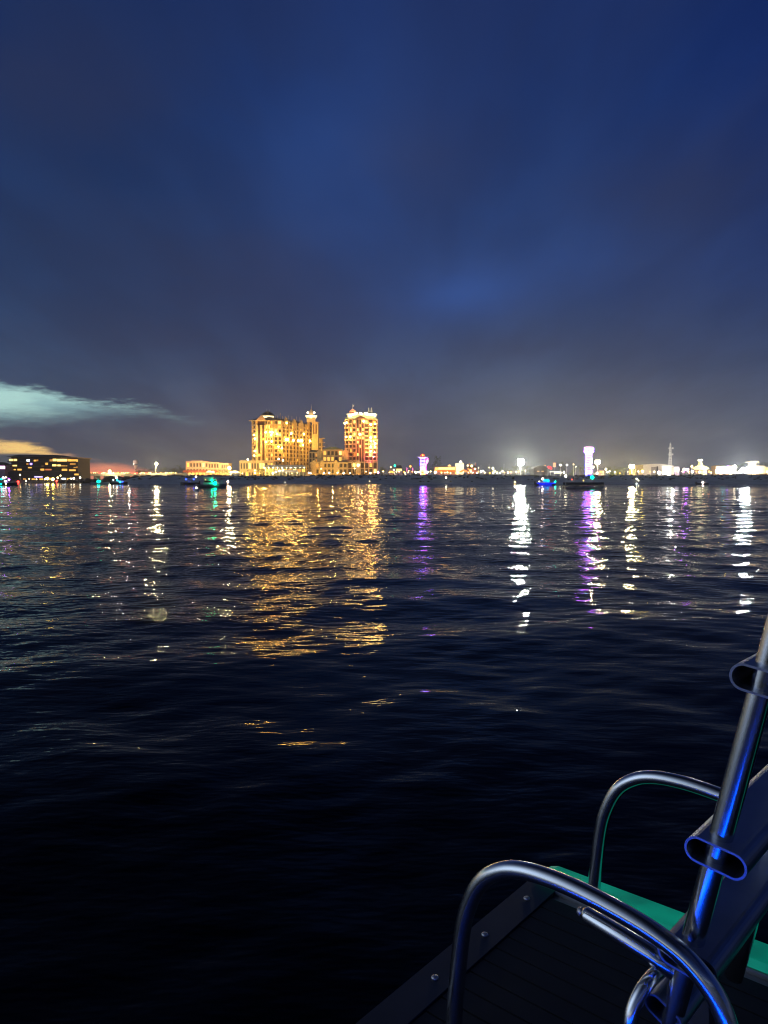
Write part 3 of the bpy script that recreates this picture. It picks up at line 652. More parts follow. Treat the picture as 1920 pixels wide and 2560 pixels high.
# causeway with cars, street lamp, water tower
Yc = 600
T = Thing('causeway', 'low concrete causeway with a plain parapet carrying a line of cars', 'bridge', (X(320, Yc), Yc, 0))
zc0 = Z(1184.5, Yc)
T.part('deck', MB().box(X(175, Yc), X(470, Yc), Yc, Yc + 14, zc0 - 1.3, zc0), GREY)
T.part('parapet', MB().box(X(175, Yc), X(470, Yc), Yc - .3, Yc - .004, zc0 - 1.5, zc0 + .55), GREY)
for k in range(12): T.part('pier', MB().box(X(185 + 25*k, Yc) - .8, X(185 + 25*k, Yc) + .8, Yc + 2, Yc + 12, -1, zc0 - 1.301), GREY)
def car_thing(px, Y, zr, face, label, group):
    x = X(px, Y); T = Thing('car', label, 'car', (x, Y, zr), group)
    b = MB(); L_, W_ = 4.4, 1.8
    pts = [(-2.2, .35), (2.2, .35), (2.2, .85), (1.25, .95), (.75, 1.45), (-.95, 1.45), (-1.6, .98), (-2.2, .9)]
    n = len(pts)
    b.add([(x + a, Y - W_/2, zr + z) for a, z in pts] + [(x + a, Y + W_/2, zr + z) for a, z in pts], [tuple(range(n)), tuple(range(2*n - 1, n - 1, -1))] + [(i, n + i, n + (i+1) % n, (i+1) % n) for i in range(n)])
    T.part('body', b, CAR)
    for a in (-1.35, 1.35):
        for sy in (-.8, .8): T.part('wheel', MB().tube([(x + a, Y + sy - .12, zr + .33), (x + a, Y + sy + .12, zr + .33)], .33, 10), BLACKM)
    s = 1 if face == 'white' else -1
    for sy in (-.6, .6):
        T.part('headlight' if s > 0 else 'tail_light', MB().ball((x + 2.25, Y + sy, zr + .7), .34 if s > 0 else .42, 8, 5), L_WARM if s > 0 else L_RED)
    T.o.rotation_euler.z = R(-78); return T
for px, c in ((206, 'red'), (222, 'white'), (238, 'white'), (252, 'red'), (262, 'white'), (271, 'red'), (283, 'white'), (296, 'red'), (308, 'white'), (318, 'white'), (334, 'red'), (342, 'red'), (357, 'white'), (365, 'red'), (376, 'white'), (417, 'white'), (428, 'white')):
    car_thing(px, Yc + (4 if c == 'red' else 3), zc0, c, 'car on the causeway showing two red tail lights' if c == 'red' else 'car on the causeway showing two white headlights', 'cars driving away on the causeway' if c == 'red' else 'cars coming along the causeway')
def street_light(label, px, pyt, Y, m, r, z0, lean=0., head=1.0, power=0, col=(1, .8, .4), bank=None):
    x = X(px, Y); z = Z(pyt, Y); T = Thing('street_lamp', label, 'street lamp', (x, Y, z0))
    T.part('pole', MB().tube([(x - lean, Y + .3, z0), (x, Y + .3, z)], [.28, .16], 8), mat('pale_pole', (.6, .58, .5), .6))
    T.part('lamp_head', MB().box(x - r*head, x + r*head, Y - .25, Y + .8, z + r*.75, z + r*.75 + .25), STEEL)
    if bank:  # lens bank spread wide to stand in for the lamp's glare
        for i in range(bank[0]):
            for j in range(bank[1]): T.part('lens', MB().ball((x + (i - (bank[0] - 1)/2)*r*1.05, Y - .1, z + (j - (bank[1] - 1)/2)*r*1.05), r*.5, 10, 6), m)
        T.part('lamp_frame', MB().box(x - bank[0]*r*.56, x + bank[0]*r*.56, Y + .45, Y + .6, z - bank[1]*r*.54, z + bank[1]*r*.54), BLACKM)
    else: T.part('lens', MB().ball((x, Y - .1, z), r, 10, 6, .8), m)
    if power: lamp_light(T.o, (x, Y - 1.2, z - r), col, power, .5, T.loc)
    return T
street_light('tall pale street lamp with a bright yellow head left of the dark round tree', 392, 1160, 596, L_BIGY, .95, Z(1185, 596), 1.2, power=6000)
street_light('short bright lamp over the causeway cars', 275, 1178, 594, L_BIGY, .6, Z(1185, 594))
Yt = 900
T = Thing('water_tower', 'pale water tower with a round tank on a slender stem', 'water tower', (X(338, Yt), Yt, 1.7))
T.part('stem', MB().lathe((X(340, Yt), Yt, 1.7), [(2.0, 0), (1.2, 5), (1.0, 14), (2.5, 17)], 12), PEACH)
T.part('tank', MB().ball((X(340, Yt), Yt, Z(1155, Yt)), 3.0, 14, 9, .95), mat('tank_paint', (.55, .45, .4), .5), smooth=True)
lamp_light(T.o, (X(333, Yt), Yt - 14, Z(1160, Yt)), (1, .72, .6), 9000, .5, T.loc)  # unseen light added to make the tank pale
T.part('added_tank_lamp', MB().ball((X(338, Yt), Yt - 4.2, Z(1156, Yt) - 2), .5, 8, 5), glow('added_tank_lamp', (1, .7, .5), 8))  # lamp added to account for the pale tank

# peach three storey building
Ye = 640
T = Thing('peach_building', 'three storey peach building with dark arched windows and red ground floor awnings', 'building', (X(520, Ye), Ye, 1.5))
rg = random.Random(12)
f = Facade(T); f.wing((X(467, Ye), Ye), (X(521, Ye), Ye), 1.5, Z(1156, Ye), 3, 7, 16, .10, wfrac=.55, rg=rg, balc=0, para=0, pier=.9, hot=.2)
f.wing((X(521, Ye), Ye + 1), (X(548, Ye), Ye + 1), 1.5, Z(1158, Ye), 3, 4, 15, .12, wfrac=.8, rg=rg, balc=1.2, para=.9, pier=.5, hot=.1)
f.wing((X(548, Ye), Ye), (X(571, Ye), Ye), 1.5, Z(1160, Ye), 3, 4, 16, .15, wfrac=.5, rg=rg, balc=0, para=0, pier=.8, hot=.1)
f.done(PEACH, PEACH, PEACH)
for a, b, py in ((466, 522, 1155.9), (520.5, 548.5, 1157.9), (547.8, 572, 1159.9)):
    T.part('cornice', MB().box(X(a, Ye), X(b, Ye), Ye - .9, Ye + 16, Z(py, Ye), Z(py - 2.2, Ye)), PEACH)
T.part('raised_parapet', MB().box(X(480, Ye), X(507, Ye), Ye - 1.0, Ye + 3, Z(1153.6, Ye), Z(1151.8, Ye)), PEACH)
for a, b in ((460, 470), (471, 497), (499, 518), (521, 546)):
    T.part('awning', MB().hip(X(a, Ye), X(b, Ye), Ye - 4, Ye - .01, Z(1181, Ye), Z(1175.5, Ye), .3, 1.6), REDST)
for px in (476, 485, 494, 503, 511, 528): T.part('shop_window', MB().box(X(px - 2.5, Ye), X(px + 2.5, Ye), Ye - 1.6, Ye - 1.5, Z(1187, Ye), Z(1181.5, Ye)), W_WARM)
flood(495, 618, 6, (1, .55, .25), 26000, 'short floodlight post in front of the left half of the peach building')
flood(545, 618, 6, (1, .58, .22), 24000, 'short floodlight post in front of the right half of the peach building')
T = Thing('white_tent', 'small white tent glowing beside the red awnings of the peach building', 'tent', (X(525, 625), 625, 1.5))
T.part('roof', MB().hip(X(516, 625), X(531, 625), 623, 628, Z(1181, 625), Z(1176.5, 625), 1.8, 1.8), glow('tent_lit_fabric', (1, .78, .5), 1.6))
for px in (517, 530): T.part('post', MB().tube([(X(px, 625), 623.3, 1.5), (X(px, 625), 623.3, Z(1180.9, 625))], .1, 6), STEEL)
T = Thing('parasol', 'round warm lit parasol between the white tent and the palms', 'parasol', (X(533, 624), 624, 1.5))
T.part('pole', MB().tube([(X(533, 624), 624, 1.5), (X(533, 624), 624, Z(1177, 624))], .07, 6), STEEL)
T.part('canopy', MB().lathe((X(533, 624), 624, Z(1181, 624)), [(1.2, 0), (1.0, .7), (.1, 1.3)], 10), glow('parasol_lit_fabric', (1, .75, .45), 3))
T = Thing('lit_marquee', 'long white marquee glowing beneath the amber street lamp', 'marquee', (X(590, 626), 626, 1.5))
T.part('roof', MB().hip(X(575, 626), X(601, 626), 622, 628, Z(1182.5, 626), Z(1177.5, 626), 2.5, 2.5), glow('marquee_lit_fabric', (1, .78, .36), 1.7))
for px in (576, 588, 600): T.part('post', MB().tube([(X(px, 626), 622.3, 1.5), (X(px, 626), 622.3, Z(1182.4, 626))], .1, 6), STEEL)

# ------------------------------------------------------------------ trees
def tree_proto(seed, wide=1.0, n=260):
    rg = random.Random(seed); T = Thing('tree', None, None, (0, 0, 0))
    tr = MB().tube([(0, 0, 0), (.01, 0, .18), (-.01, .01, .45), (.0, .0, .72)], [.035, .028, .02, .006], 7)
    for k in range(4):
        a = k*1.7 + seed; tr.tube([(0, 0, .28 + .07*k), (.13*math.cos(a), .13*math.sin(a), .48 + .06*k), (.24*math.cos(a), .24*math.sin(a), .6 + .05*k)], [.014, .009, .004], 5)
    T.part('trunk', tr, BARK)
    cr_ = MB()
    for k in range(11):
        a = rg.uniform(0, 6.28); d = rg.uniform(.0, .30)*wide; z = rg.uniform(.38, .86)
        leafy(cr_, (d*math.cos(a), d*math.sin(a), z), rg.uniform(.10, .19), n//9, .035, rg, .75)
    T.part('crown', cr_, LEAF); return T.o
def palm_proto(seed):
    rg = random.Random(seed); T = Thing('palm_tree', None, None, (0, 0, 0))
    T.part('trunk', MB().tube([(0, 0, 0), (.02, 0, .3), (.03, .01, .75)], [.035, .024, .018], 7), BARK)
    cr_ = MB()
    for k in range(16):
        a = k*6.283/16 + rg.uniform(-.2, .2); up = rg.uniform(-.05, .28); pr = None
        for q in range(6):
            t = (q + 1)/6; r = .36*t; z = .76 + up*t*1.5 - .42*t*t*(.9 - up)
            p = Vector((.03 + r*math.cos(a), r*math.sin(a), z)); sd = Vector((-math.sin(a), math.cos(a), -.35))*.05*(1.15 - t)
            sd2 = Vector((math.sin(a), -math.cos(a), -.35))*.05*(1.15 - t)
            if pr: cr_.add([pr, p, p + sd, pr + sd], [(0, 1, 2, 3)]); cr_.add([pr, p, p + sd2, pr + sd2], [(0, 1, 2, 3)])
            pr = p
    T.part('crown', cr_, LEAF); return T.o
protos = [tree_proto(2), tree_proto(5, 1.25), tree_proto(9, .8)]; palm = palm_proto(3)
used_p = set()
def plant(proto, px, pyt, wpx, Y, label, group, z0=1.5, hfac=1.0):
    if proto.name in used_p: o = copy_tree(proto)
    else: o = proto; used_p.add(proto.name)
    h = (Z(pyt, Y) - z0); w = wpx/F*Y
    o.location = (X(px, Y), Y, z0); o.scale = (w/.72, w/.72, h/.98); o.rotation_euler.z = (px*1.37) % 6.28
    tag(o, label, 'tree', group)
TG = 'trees along the far shore'
for i, (px, pt, w, Y, lab) in enumerate((
    (352, 1167, 46, 660, 'low spreading dark tree right of the water tower'),
    (375, 1171, 34, 655, 'low tree just left of the tall pale street lamp'),
    (412, 1166, 30, 650, 'yellow lit tree just right of the tall pale street lamp'),
    (434, 1160, 40, 660, 'largest dark round tree, left of the peach building'),
    (457, 1166, 26, 665, 'dark tree touching the left wall of the peach building'),
    (958, 1168, 26, 690, 'amber lit tree at the right foot of the narrow hotel tower'),
    (975, 1166, 24, 700, 'tree behind the small green lamp'),
    (1008, 1170, 22, 720, 'dim tree behind the small dark tent'),
    (1033, 1168, 26, 720, 'tree with an orange lamp in front, left of the red capped tower'),
    (1086, 1158, 34, 740, 'grey tree close to the right side of the red capped tower'),
    (1094, 1136, 26, 760, 'tallest dim tree rising behind the red capped tower'),
    (1106, 1160, 30, 740, 'dim tree above the left end of the long yellow restaurant'),
    (1222, 1172, 24, 720, 'small dim tree behind the twin white lamps'),
    (1262, 1166, 26, 720, 'pale green lit tree left of the stadium lamp'),
    (1284, 1162, 30, 730, 'tree directly left of and below the stadium lamp'),
    (1304, 1166, 30, 735, 'tree directly below the stadium lamp'),
    (1326, 1162, 26, 740, 'dark tree between the stadium lamp and the domed hall'),
    (1410, 1164, 22, 740, 'tree behind the second white lamp post'),
    (1432, 1162, 24, 745, 'tree just left of the leaning yellow palm'),
    (1495, 1166, 22, 690, 'tree below the bright lamp beside the white lit tower'),
    (1524, 1164, 26, 690, 'leftmost yellow lit tree of the clump left of the beige hall'),
    (1541, 1162, 24, 692, 'middle yellow lit tree of the clump left of the beige hall'),
    (1558, 1163, 24, 690, 'rightmost yellow lit tree of the clump left of the beige hall'),
    (1735, 1163, 20, 720, 'dark green tree left of the round turreted house'),
    (1815, 1160, 34, 760, 'dark tree behind the brown shop with the cyan sign'),
    (1838, 1157, 34, 765, 'dark tree behind the round white lamp at the right'),
    (1908, 1152, 44, 770, 'broad dark tree behind the stepped brown house at the right edge'))):
    plant(protos[i % 3], px, pt, w, Y, lab, TG)
for px, pt, w, Y, lab in ((549, 1171, 18, 628, 'leftmost of the three yellow lit palms beside the peach building'), (557, 1173, 18, 626, 'middle one of the three yellow lit palms beside the peach building'), (566, 1170, 19, 630, 'rightmost of the three yellow lit palms beside the peach building'),
        (646, 1168, 20, 636, 'left palm in front of the low yellow wing'), (658, 1165, 20, 640, 'right palm in front of the low yellow wing'), (1402, 1149, 24, 735, 'tall dim palm behind the red sign'), (1449, 1158, 32, 690, 'leaning palm lit bright yellow left of the white lit tower'), (1512, 1166, 18, 680, 'short palm left of the yellow lit tree clump'), (953, 1163, 20, 660, 'amber lit palm beside the pink globe lamp')):
    plant(palm, px, pt, w, Y, lab, 'palms along the far shore')
def grow_light(px, py, Y, col, power, label):
    x = X(px, Y); T = Thing('ground_spotlight', label, 'spotlight', (x, Y, 1.5), 'ground spotlights under the trees')
    T.part('spike', MB().tube([(x, Y, 1.5), (x, Y, 1.9)], .06, 6), BLACKM)
    T.part('lamp_head', MB().tube([(x, Y - .1, 1.85), (x, Y + .25, 2.1)], [.16, .2], 8), BLACKM)
    lamp_light(T.o, (x, Y, 2.6), col, power, .3, T.loc)
grow_light(557, 1182, 622, (1, .75, .1), 9000, 'ground spotlight under the three palms beside the peach building')
grow_light(650, 1182, 630, (1, .75, .1), 6000, 'ground spotlight under the two palms of the low yellow wing')
grow_light(1542, 1182, 682, (1, .85, .12), 16000, 'ground spotlight under the yellow lit tree clump')
grow_light(1446, 1182, 682, (.9, 1, .15), 9000, 'ground spotlight under the leaning palm')
grow_light(1285, 1182, 715, (.9, 1, .4), 6000, 'ground spotlight under the trees by the stadium lamp')
grow_light(960, 1182, 652, (1, .7, .15), 6000, 'ground spotlight under the amber lit palm')

# ------------------------------------------------------------------ middle shore: red capped tower and its neighbours
Yg = 650
def small_house(label, px0, px1, pye, pyr, Y, wm, rm, win, name='house', cat='house', gab=False, z0=1.5):
    T = Thing(name, label, cat, (X((px0 + px1)/2, Y), Y, z0))
    x0, x1 = X(px0, Y), X(px1, Y)
    T.part('wall', MB().box(x0, x1, Y, Y + 8, z0, Z(pye, Y)), wm)
    if gab: T.part('roof', MB().gable((x0, Y), (1, 0), (0, -1), -.7, x1 - x0 + .7, -8.5, .8, Z(pye, Y) + .01, Z(pyr, Y)), rm)
    else: T.part('roof', MB().hip(x0 - .6, x1 + .6, Y - .7, Y + 8.6, Z(pye, Y) + .01, Z(pyr, Y), (x1 - x0)*.3, 3.5), rm)
    for px, py, w, h, m in win: T.part('lit_window', MB().box(X(px - w/2, Y), X(px + w/2, Y), Y - .13, Y - .003, Z(py + h/2, Y), Z(py - h/2, Y)), m)
    return T
small_house('grey hipped roof hut with one wide lit window strip', 990, 1005, 1171, 1163, Yg, GREY, ROOF, ((998, 1174.5, 13, 4.5, W_HOT),))
small_house('little tan hut with a lit front under the small green lamp', 973, 984, 1177, 1173, Yg, mat('tan_boards', (.4, .3, .2), .8), GREY, ((978, 1180, 8, 4, W_WARM),))
for px, lab in ((1013, 'small dark tent with a pale lit front'), (986.5, 'small pale pointed tent beside the grey hipped roof hut')):
    T = Thing('tent', lab, 'tent', (X(px, 640), 640, 1.5)); c = X(px, 640)
    T.part('roof', MB().gable((c, 640), (1, 0), (0, -1), -2.1, 2.1, -4, 0, 1.5, Z(1177, 640)), ROOF if px > 1000 else WHITE)
    T.part('front', MB().gable((c, 640), (1, 0), (0, -1), -1.4, 1.4, .003, .08, 1.6, Z(1179, 640)), glow('tent_lit_front', (1, .9, .6), 1.2))
lamp_post('signal_lamp', 'green lamp on a thin post above the huts', 987, 1164, 648, .75, glow('signal_green', (0, 1, .45), 7), cat='lamp')
lamp_post('shore_lamp', 'pale yellow lamp left of the green lamp', 977, 1168, 648, .5, L_WARM)
lamp_post('shore_lamp', 'orange lamp between the small dark tent and the red capped tower', 1026, 1166, 648, .75, L_ORG)
lamp_post('shore_lamp', 'white lamp over the left corner of the grey hipped roof hut', 984.5, 1175, 645, .5, L_HOT)
lamp_post('shore_lamp', 'bright white lamp at the left foot of the red capped tower', 1038, 1180, 640, .75, L_HOT)
lamp_post('shore_lamp', 'small white lamp touching the left foot of the red capped tower', 1045, 1180, 640, .4, L_HOT)
lamp_post('shore_lamp', 'white lamp at the right foot of the red capped tower', 1069, 1180, 640, .75, L_HOT)
lamp_post('shore_lamp', 'white lamp below the left end of the long yellow restaurant', 1087, 1182, 640, .65, L_HOT)
lamp_post('shore_lamp', 'little amber lamp left of the pink banner pole', 1022, 1177, 645, .35, L_WARM)
for px, pt, lab in ((1016, 1167, 'left one of the two pink lit banner poles'), (1030.5, 1168, 'right one of the two pink lit banner poles')):
    x = X(px, Yg); T = Thing('banner_pole', lab, 'banner', (x, Yg, 1.5))
    T.part('pole', MB().tube([(x, Yg, 1.5), (x, Yg, Z(pt, Yg))], .1, 6), STEEL)
    T.part('banner', MB().add([(x + .1, Yg, Z(pt + 1, Yg)), (x + .9, Yg, Z(pt + 4, Yg)), (x + .7, Yg + .05, Z(pt + 11, Yg)), (x + .1, Yg, Z(pt + 13, Yg)), (x + .1, Yg + .1, Z(pt + 1, Yg)), (x + .9, Yg + .1, Z(pt + 4, Yg)), (x + .7, Yg + .15, Z(pt + 11, Yg)), (x + .1, Yg + .1, Z(pt + 13, Yg))], [(0, 1, 2, 3), (7, 6, 5, 4), (0, 4, 5, 1), (1, 5, 6, 2), (2, 6, 7, 3), (3, 7, 4, 0)]), glow('banner_lit', (1, .2, .5), 1.0))  # light on the banner put in as emission
def lit_tower(px0, px1, pyt, pyb, Y, label, cap, mats_, brim, wide):
    c = X((px0 + px1)/2, Y); r = (X(px1, Y) - X(px0, Y))/2; zt = Z(pyt, Y); T = Thing('slide_tower', label, 'tower', (c, Y, 1.5))
    H_ = zt - 1.5; nlev = 7 if cap else 12
    T.part('core', MB().lathe((c, Y, 1.5), [(r*.62, 0), (r*.62, H_)], 10), GREY)
    for k in range(4):
        a = math.pi/4 + k*math.pi/2; T.part('corner_post', MB().tube([(c + r*.92*math.cos(a)*1.1, Y + r*.92*math.sin(a)*1.1, 1.5), (c + r*.92*math.cos(a)*1.1, Y + r*.92*math.sin(a)*1.1, zt)], .16, 6), mats_[0])
    for i in range(nlev):
        z = 1.5 + H_*(i + .55)/nlev; m = mats_[1 + i % (len(mats_) - 1)] if not callable(mats_[-1]) else mats_[-1](i/nlev)
        T.part('light_ring', MB().lathe((c, Y, z), [(r*.70, 0), (r*.93, .15), (r*.93, H_/nlev*.62), (r*.70, H_/nlev*.7)], 12), m)
    return T, c, r, zt
LV_W = glow('tower_strip_white', (1, .66, .95), 1.1); LV_V = glow('tower_strip_violet', (.26, .13, 1), 9); LV_P = glow('tower_strip_magenta', (1, .09, .55), 9); LV_B = glow('tower_strip_blue', (.06, .06, 1), 16); LV_Y = glow('tower_strip_yellow', (1, .85, .12), 2.5)
T, c, r, zt = lit_tower(1049, 1064, 1144, 1186, 640, 'short lookout tower with a red dome cap, wide flat brim and violet and yellow lights', True,
    [LV_P, LV_W, lambda t: LV_Y if t < .35 else (LV_B if t > .5 else LV_W)], True, 1.0)
T.part('brim', MB().lathe((c, 640, zt + .02), [(r*1.3, 0), (r*1.95, .25), (r*1.95, .7), (r*1.2, 1.0)], 16), WHITE)
T.part('brim_light', MB().lathe((c, 640, zt - .45), [(r*1.05, 0), (r*1.45, .44)], 16), LV_V)
T.part('dome_cap', MB().lathe((c, 640, zt + 1.02), [(r*.75, 0), (r*.7, 1.1), (r*.4, 1.9), (.05, 2.2)], 12), glow('red_cap_glow', (1, .06, .03), 1.6), smooth=True)  # red lighting of the cap put in as its own glow
T.part('cap_lamp', MB().ball((c, 638.2, zt + 1.9), .55, 8, 5), L_ORG)
hp = [(c + r*(1.25 + .35*math.cos(t*5)), 640 + r*.8*math.sin(t*5) - .5, zt - 1 - t*12.5) for t in [i/40 for i in range(41)]]
T.part('spiral_slide', MB().tube(hp, .62, 8), LV_P)
T.part('slide_top', MB().ball((c + r*1.55, 639.3, Z(1153, 640)), 1.0, 10, 6, 1.6), LV_W)
lamp_light(T.o, (c, 636.5, 12), (.15, .12, 1), 4000, 1.0, T.loc)
Yr_ = 660
T = Thing('restaurant', 'long yellow lit restaurant with orange base and a white sloped turret at its right', 'restaurant', (X(1120, Yr_), Yr_, 1.5))
T.part('wall', MB().box(X(1086, Yr_), X(1143, Yr_), Yr_, Yr_ + 10, 1.5, Z(1169, Yr_)), WALL)
T.part('lit_window', MB().box(X(1096, Yr_), X(1137, Yr_), Yr_ - .15, Yr_ - .003, Z(1174, Yr_), Z(1168.5, Yr_)), glow('window_strip_yellow', (1, .62, .13), 4))
T.part('lit_window', MB().box(X(1087, Yr_), X(1094, Yr_), Yr_ - .15, Yr_ - .003, Z(1176, Yr_), Z(1168.5, Yr_)), glow('window_strip_amber', (1, .55, .1), 1.6))
T.part('awning', MB().hip(X(1092, Yr_), X(1138, Yr_), Yr_ - 5, Yr_ - .2, Z(1179, Yr_), Z(1174.5, Yr_), 1, 2.4), glow('awning_lit_orange', (1, .22, .03), .9))  # orange light on the awning put in as emission
T.part('roof', MB().hip(X(1085, Yr_), X(1144, Yr_), Yr_ - 1, Yr_ + 11, Z(1168.4, Yr_), Z(1165, Yr_), 3, 4), WALL)
T.part('roof_dome', MB().lathe((X(1124, Yr_), Yr_ + 3, Z(1166, Yr_)), [(1.5, 0), (1.3, 1.0), (.1, 1.7)], 10), glow('roof_dome_lit', (1, .6, .2), 1.8))  # lit look of this dome put in as emission
T.part('turret', MB().hip(X(1140, Yr_), X(1158, Yr_), Yr_ - 2, Yr_ + 6, 1.5, Z(1158.5, Yr_), -.2, 0), glow('turret_lit_wall', (1, .85, .5), 1.4))  # light falling on the turret wall put in as emission
T.part('turret_brim', MB().hip(X(1143, Yr_), X(1160, Yr_), Yr_ - 3, Yr_ + 7, Z(1158.4, Yr_), Z(1157, Yr_), .6, .6), ROOF)
T.part('turret_cupola', MB().lathe((X(1152, Yr_), Yr_ + 2, Z(1157, Yr_)), [(1.2, 0), (1.2, .8), (.7, 1.5), (.1, 1.9)], 10), glow('cupola_lit', (1, .85, .65), 4))  # bright cupola painted with its own glow
T = Thing('orange_tent', 'wide low tent lit orange below the restaurant turret', 'tent', (X(1159, 642), 642, 1.5))
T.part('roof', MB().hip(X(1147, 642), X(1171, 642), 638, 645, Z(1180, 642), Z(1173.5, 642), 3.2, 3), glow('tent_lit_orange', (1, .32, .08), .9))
for px in (1148, 1170): T.part('post', MB().tube([(X(px, 642), 638.3, 1.5), (X(px, 642), 638.3, Z(1180, 642))], .1, 6), STEEL)
T = small_house('dark red timber house with round bright lamps, right of the restaurant turret', 1169, 1191, 1170, 1163, 655, REDST, ROOF, ((1176, 1176, 6, 4, W_HOT), (1170.5, 1172, 4, 4, W_AMB)))
for px in (1174, 1189): T.part('chimney', MB().box(X(px, 655) - .35, X(px, 655) + .35, 657, 657.8, Z(1170, 655), Z(1158, 655)), REDST)
for px, py, r_ in ((1169, 1164, .8), (1179, 1165, 1.2), (1187, 1172, .85)): T.part('wall_lamp', MB().ball((X(px, 653.5), 653.5, Z(py, 653.5)), r_*.8, 8, 5), L_WARM)
for px, py, r_, m, lab in ((1202, 1178, .6, L_COOL, 'left one of the twin white lamps right of the dark red house'), (1207, 1177.5, .7, L_COOL, 'right one of the twin white lamps right of the dark red house'), (1196, 1169.5, .4, L_WARM, 'tiny lamp at the right end of the dark red house'), (1222.5, 1169, .45, L_WARM, 'small lamp low on the thin mast'), (1232, 1171, .95, L_HOT, 'large white lamp, upper of the pair right of the thin mast'), (1236, 1178, .95, L_WARM, 'large white lamp, lower of the pair right of the thin mast'), (1256, 1178, .6, L_HOT, 'white lamp right of the dark mast'), (1296, 1179, .6, L_ORG, 'orange lamp at the foot of the stadium lamp'), (1313, 1177, .5, L_WARM, 'small warm lamp right of the orange lamp under the stadium lamp')):
    lamp_post('shore_lamp', lab, px, py, 650, r_*.85, m)
for px, pt, lab in ((1222.5, 1160, 'thin pale mast left of the pair of large white lamps'), (1259.5, 1160, 'thin dark mast left of the pale green lit tree'), (1202, 1163, 'short pole behind the twin white lamps')):
    x = X(px, 660); T = Thing('mast', lab, 'mast', (x, 660, 1.5)); T.part('pole', MB().tube([(x, 660, 1.5), (x, 660, Z(pt, 660))], [.25, .12], 6), STEEL); T.part('cross_arm', MB().box(x - .5, x + .5, 659.9, 660.1, Z(pt + 1.5, 660), Z(pt + 1, 660)), STEEL)
street_light('stadium lamp, a brilliant pale yellow ball on a tall pole', 1301.5, 1155.5, 640, L_BIG, 1.5, 1.5, power=9000, col=(1, 1, .7), bank=(3, 3))
# domed hall, signs
Yh = 700
T = Thing('domed_hall', 'dark hall with a low curved roof between the stadium lamp and the red sign', 'hall', (X(1350, Yh), Yh, 1.5))
pts = [(X(1334 + 34*i/12, Yh), Z(1172 - 8.5*math.sin(math.pi*i/12)**.8, Yh)) for i in range(13)]
v = [(x, Yh, 1.5) for x, z in pts] + [(x, Yh, z) for x, z in pts] + [(x, Yh + 18, 1.5) for x, z in pts] + [(x, Yh + 18, z) for x, z in pts]
n = 13; fs = [tuple(list(range(n)) + list(range(2*n - 1, n - 1, -1))), tuple(list(range(3*n - 1, 2*n - 1, -1)) + list(range(3*n, 4*n)))] + [(n + i, n + i + 1, 3*n + i + 1, 3*n + i) for i in range(n - 1)] + [(0, n, 3*n, 2*n), (n - 1, 3*n - 1, 4*n - 1, 2*n - 1)]
T.part('shell', MB().add(v, fs), DARKW)
T.part('eave_lamp', MB().ball((X(1362, 698), 698, Z(1163.5, 698)), .45, 8, 5), W_WARM)
for px in (1345, 1356): T.part('lit_window', MB().box(X(px - 3, Yh), X(px + 3, Yh), Yh - .12, Yh - .003, Z(1180, Yh), Z(1177, Yh)), W_DIM)
T = Thing('red_sign', 'tilted red neon oval sign on a post right of the domed hall', 'sign', (X(1374, 660), 660, 1.5))
sg = MB(); c_ = Vector((X(1374, 660), 659.8, Z(1169, 660))); ring = []
for k in range(16):
    a = 2*math.pi*k/16; p = Vector((2.2*math.cos(a), 0, 1.1*math.sin(a))); p.rotate(Matrix.Rotation(R(32), 3, 'Y')); ring.append(p)
sg.add([tuple(c_ + p) for p in ring] + [tuple(c_ + p + Vector((0, .4, 0))) for p in ring], [tuple(range(15, -1, -1)), tuple(range(16, 32))] + [(k, (k+1) % 16, 16 + (k+1) % 16, 16 + k) for k in range(16)])
T.part('panel', sg, glow('sign_red', (1, .015, .02), 2.2)); T.part('post', MB().tube([(X(1374, 660), 660.4, 1.5), (X(1374, 660), 660.4, Z(1170, 660))], .15, 6), BLACKM)
T = Thing('orange_sign', 'upright orange lit sign board on a pole', 'sign', (X(1385, 662), 662, 1.5))
T.part('panel', MB().box(X(1382, 662), X(1388.5, 662), 661.8, 662.2, Z(1167.5, 662), Z(1157, 662)), glow('sign_orange', (1, .36, .16), .85))
T.part('pole', MB().tube([(X(1385, 662), 662, 1.5), (X(1385, 662), 662, Z(1167.6, 662))], .2, 6), STEEL)
T = Thing('fuel_canopy', 'low white canopy glowing brightly below the orange sign board', 'canopy', (X(1395, 642), 642, 1.5))
T.part('roof', MB().hip(X(1374, 642), X(1404, 642), 640, 648, Z(1180.5, 642), Z(1177.5, 642), 1.5, 1.5), WHITE)
T.part('ceiling_light', MB().box(X(1388, 642), X(1403.5, 642), 640.2, 647, Z(1183, 642), Z(1180.6, 642)), glow('canopy_light', (1, .95, .7), 3))
for px in (1377, 1402): T.part('post', MB().box(X(px, 642) - .2, X(px, 642) + .2, 643.5, 644, 1.5, Z(1180.5, 642)), WHITE)
for px, pt, Y, m, r_, lab in ((1400.5, 1163, 650, L_HOT, .85, 'first white lamp post right of the orange sign board'), (1416.5, 1162.5, 655, L_HOT, .8, 'second white lamp post right of the orange sign board, beside a tree'), (1433, 1161, 690, L_WARM, .55, 'small dim lamp post behind the trees'), (1439, 1167, 650, L_HOT, .4, 'short lamp post left of the leaning yellow palm'), (1493, 1155.5, 640, L_BIGY, 1.25, 'brilliant yellow lamp just right of the tall white lit tower'), (1578.5, 1166.5, 640, L_BIGY, 1.35, 'brilliant yellow lamp at the left end of the beige hall')):
    street_light(lab, px, pt, Y, m, r_*.9, 1.5, power=5000 if m is L_BIGY else 0, bank=(3, 2) if m is L_BIGY else None)
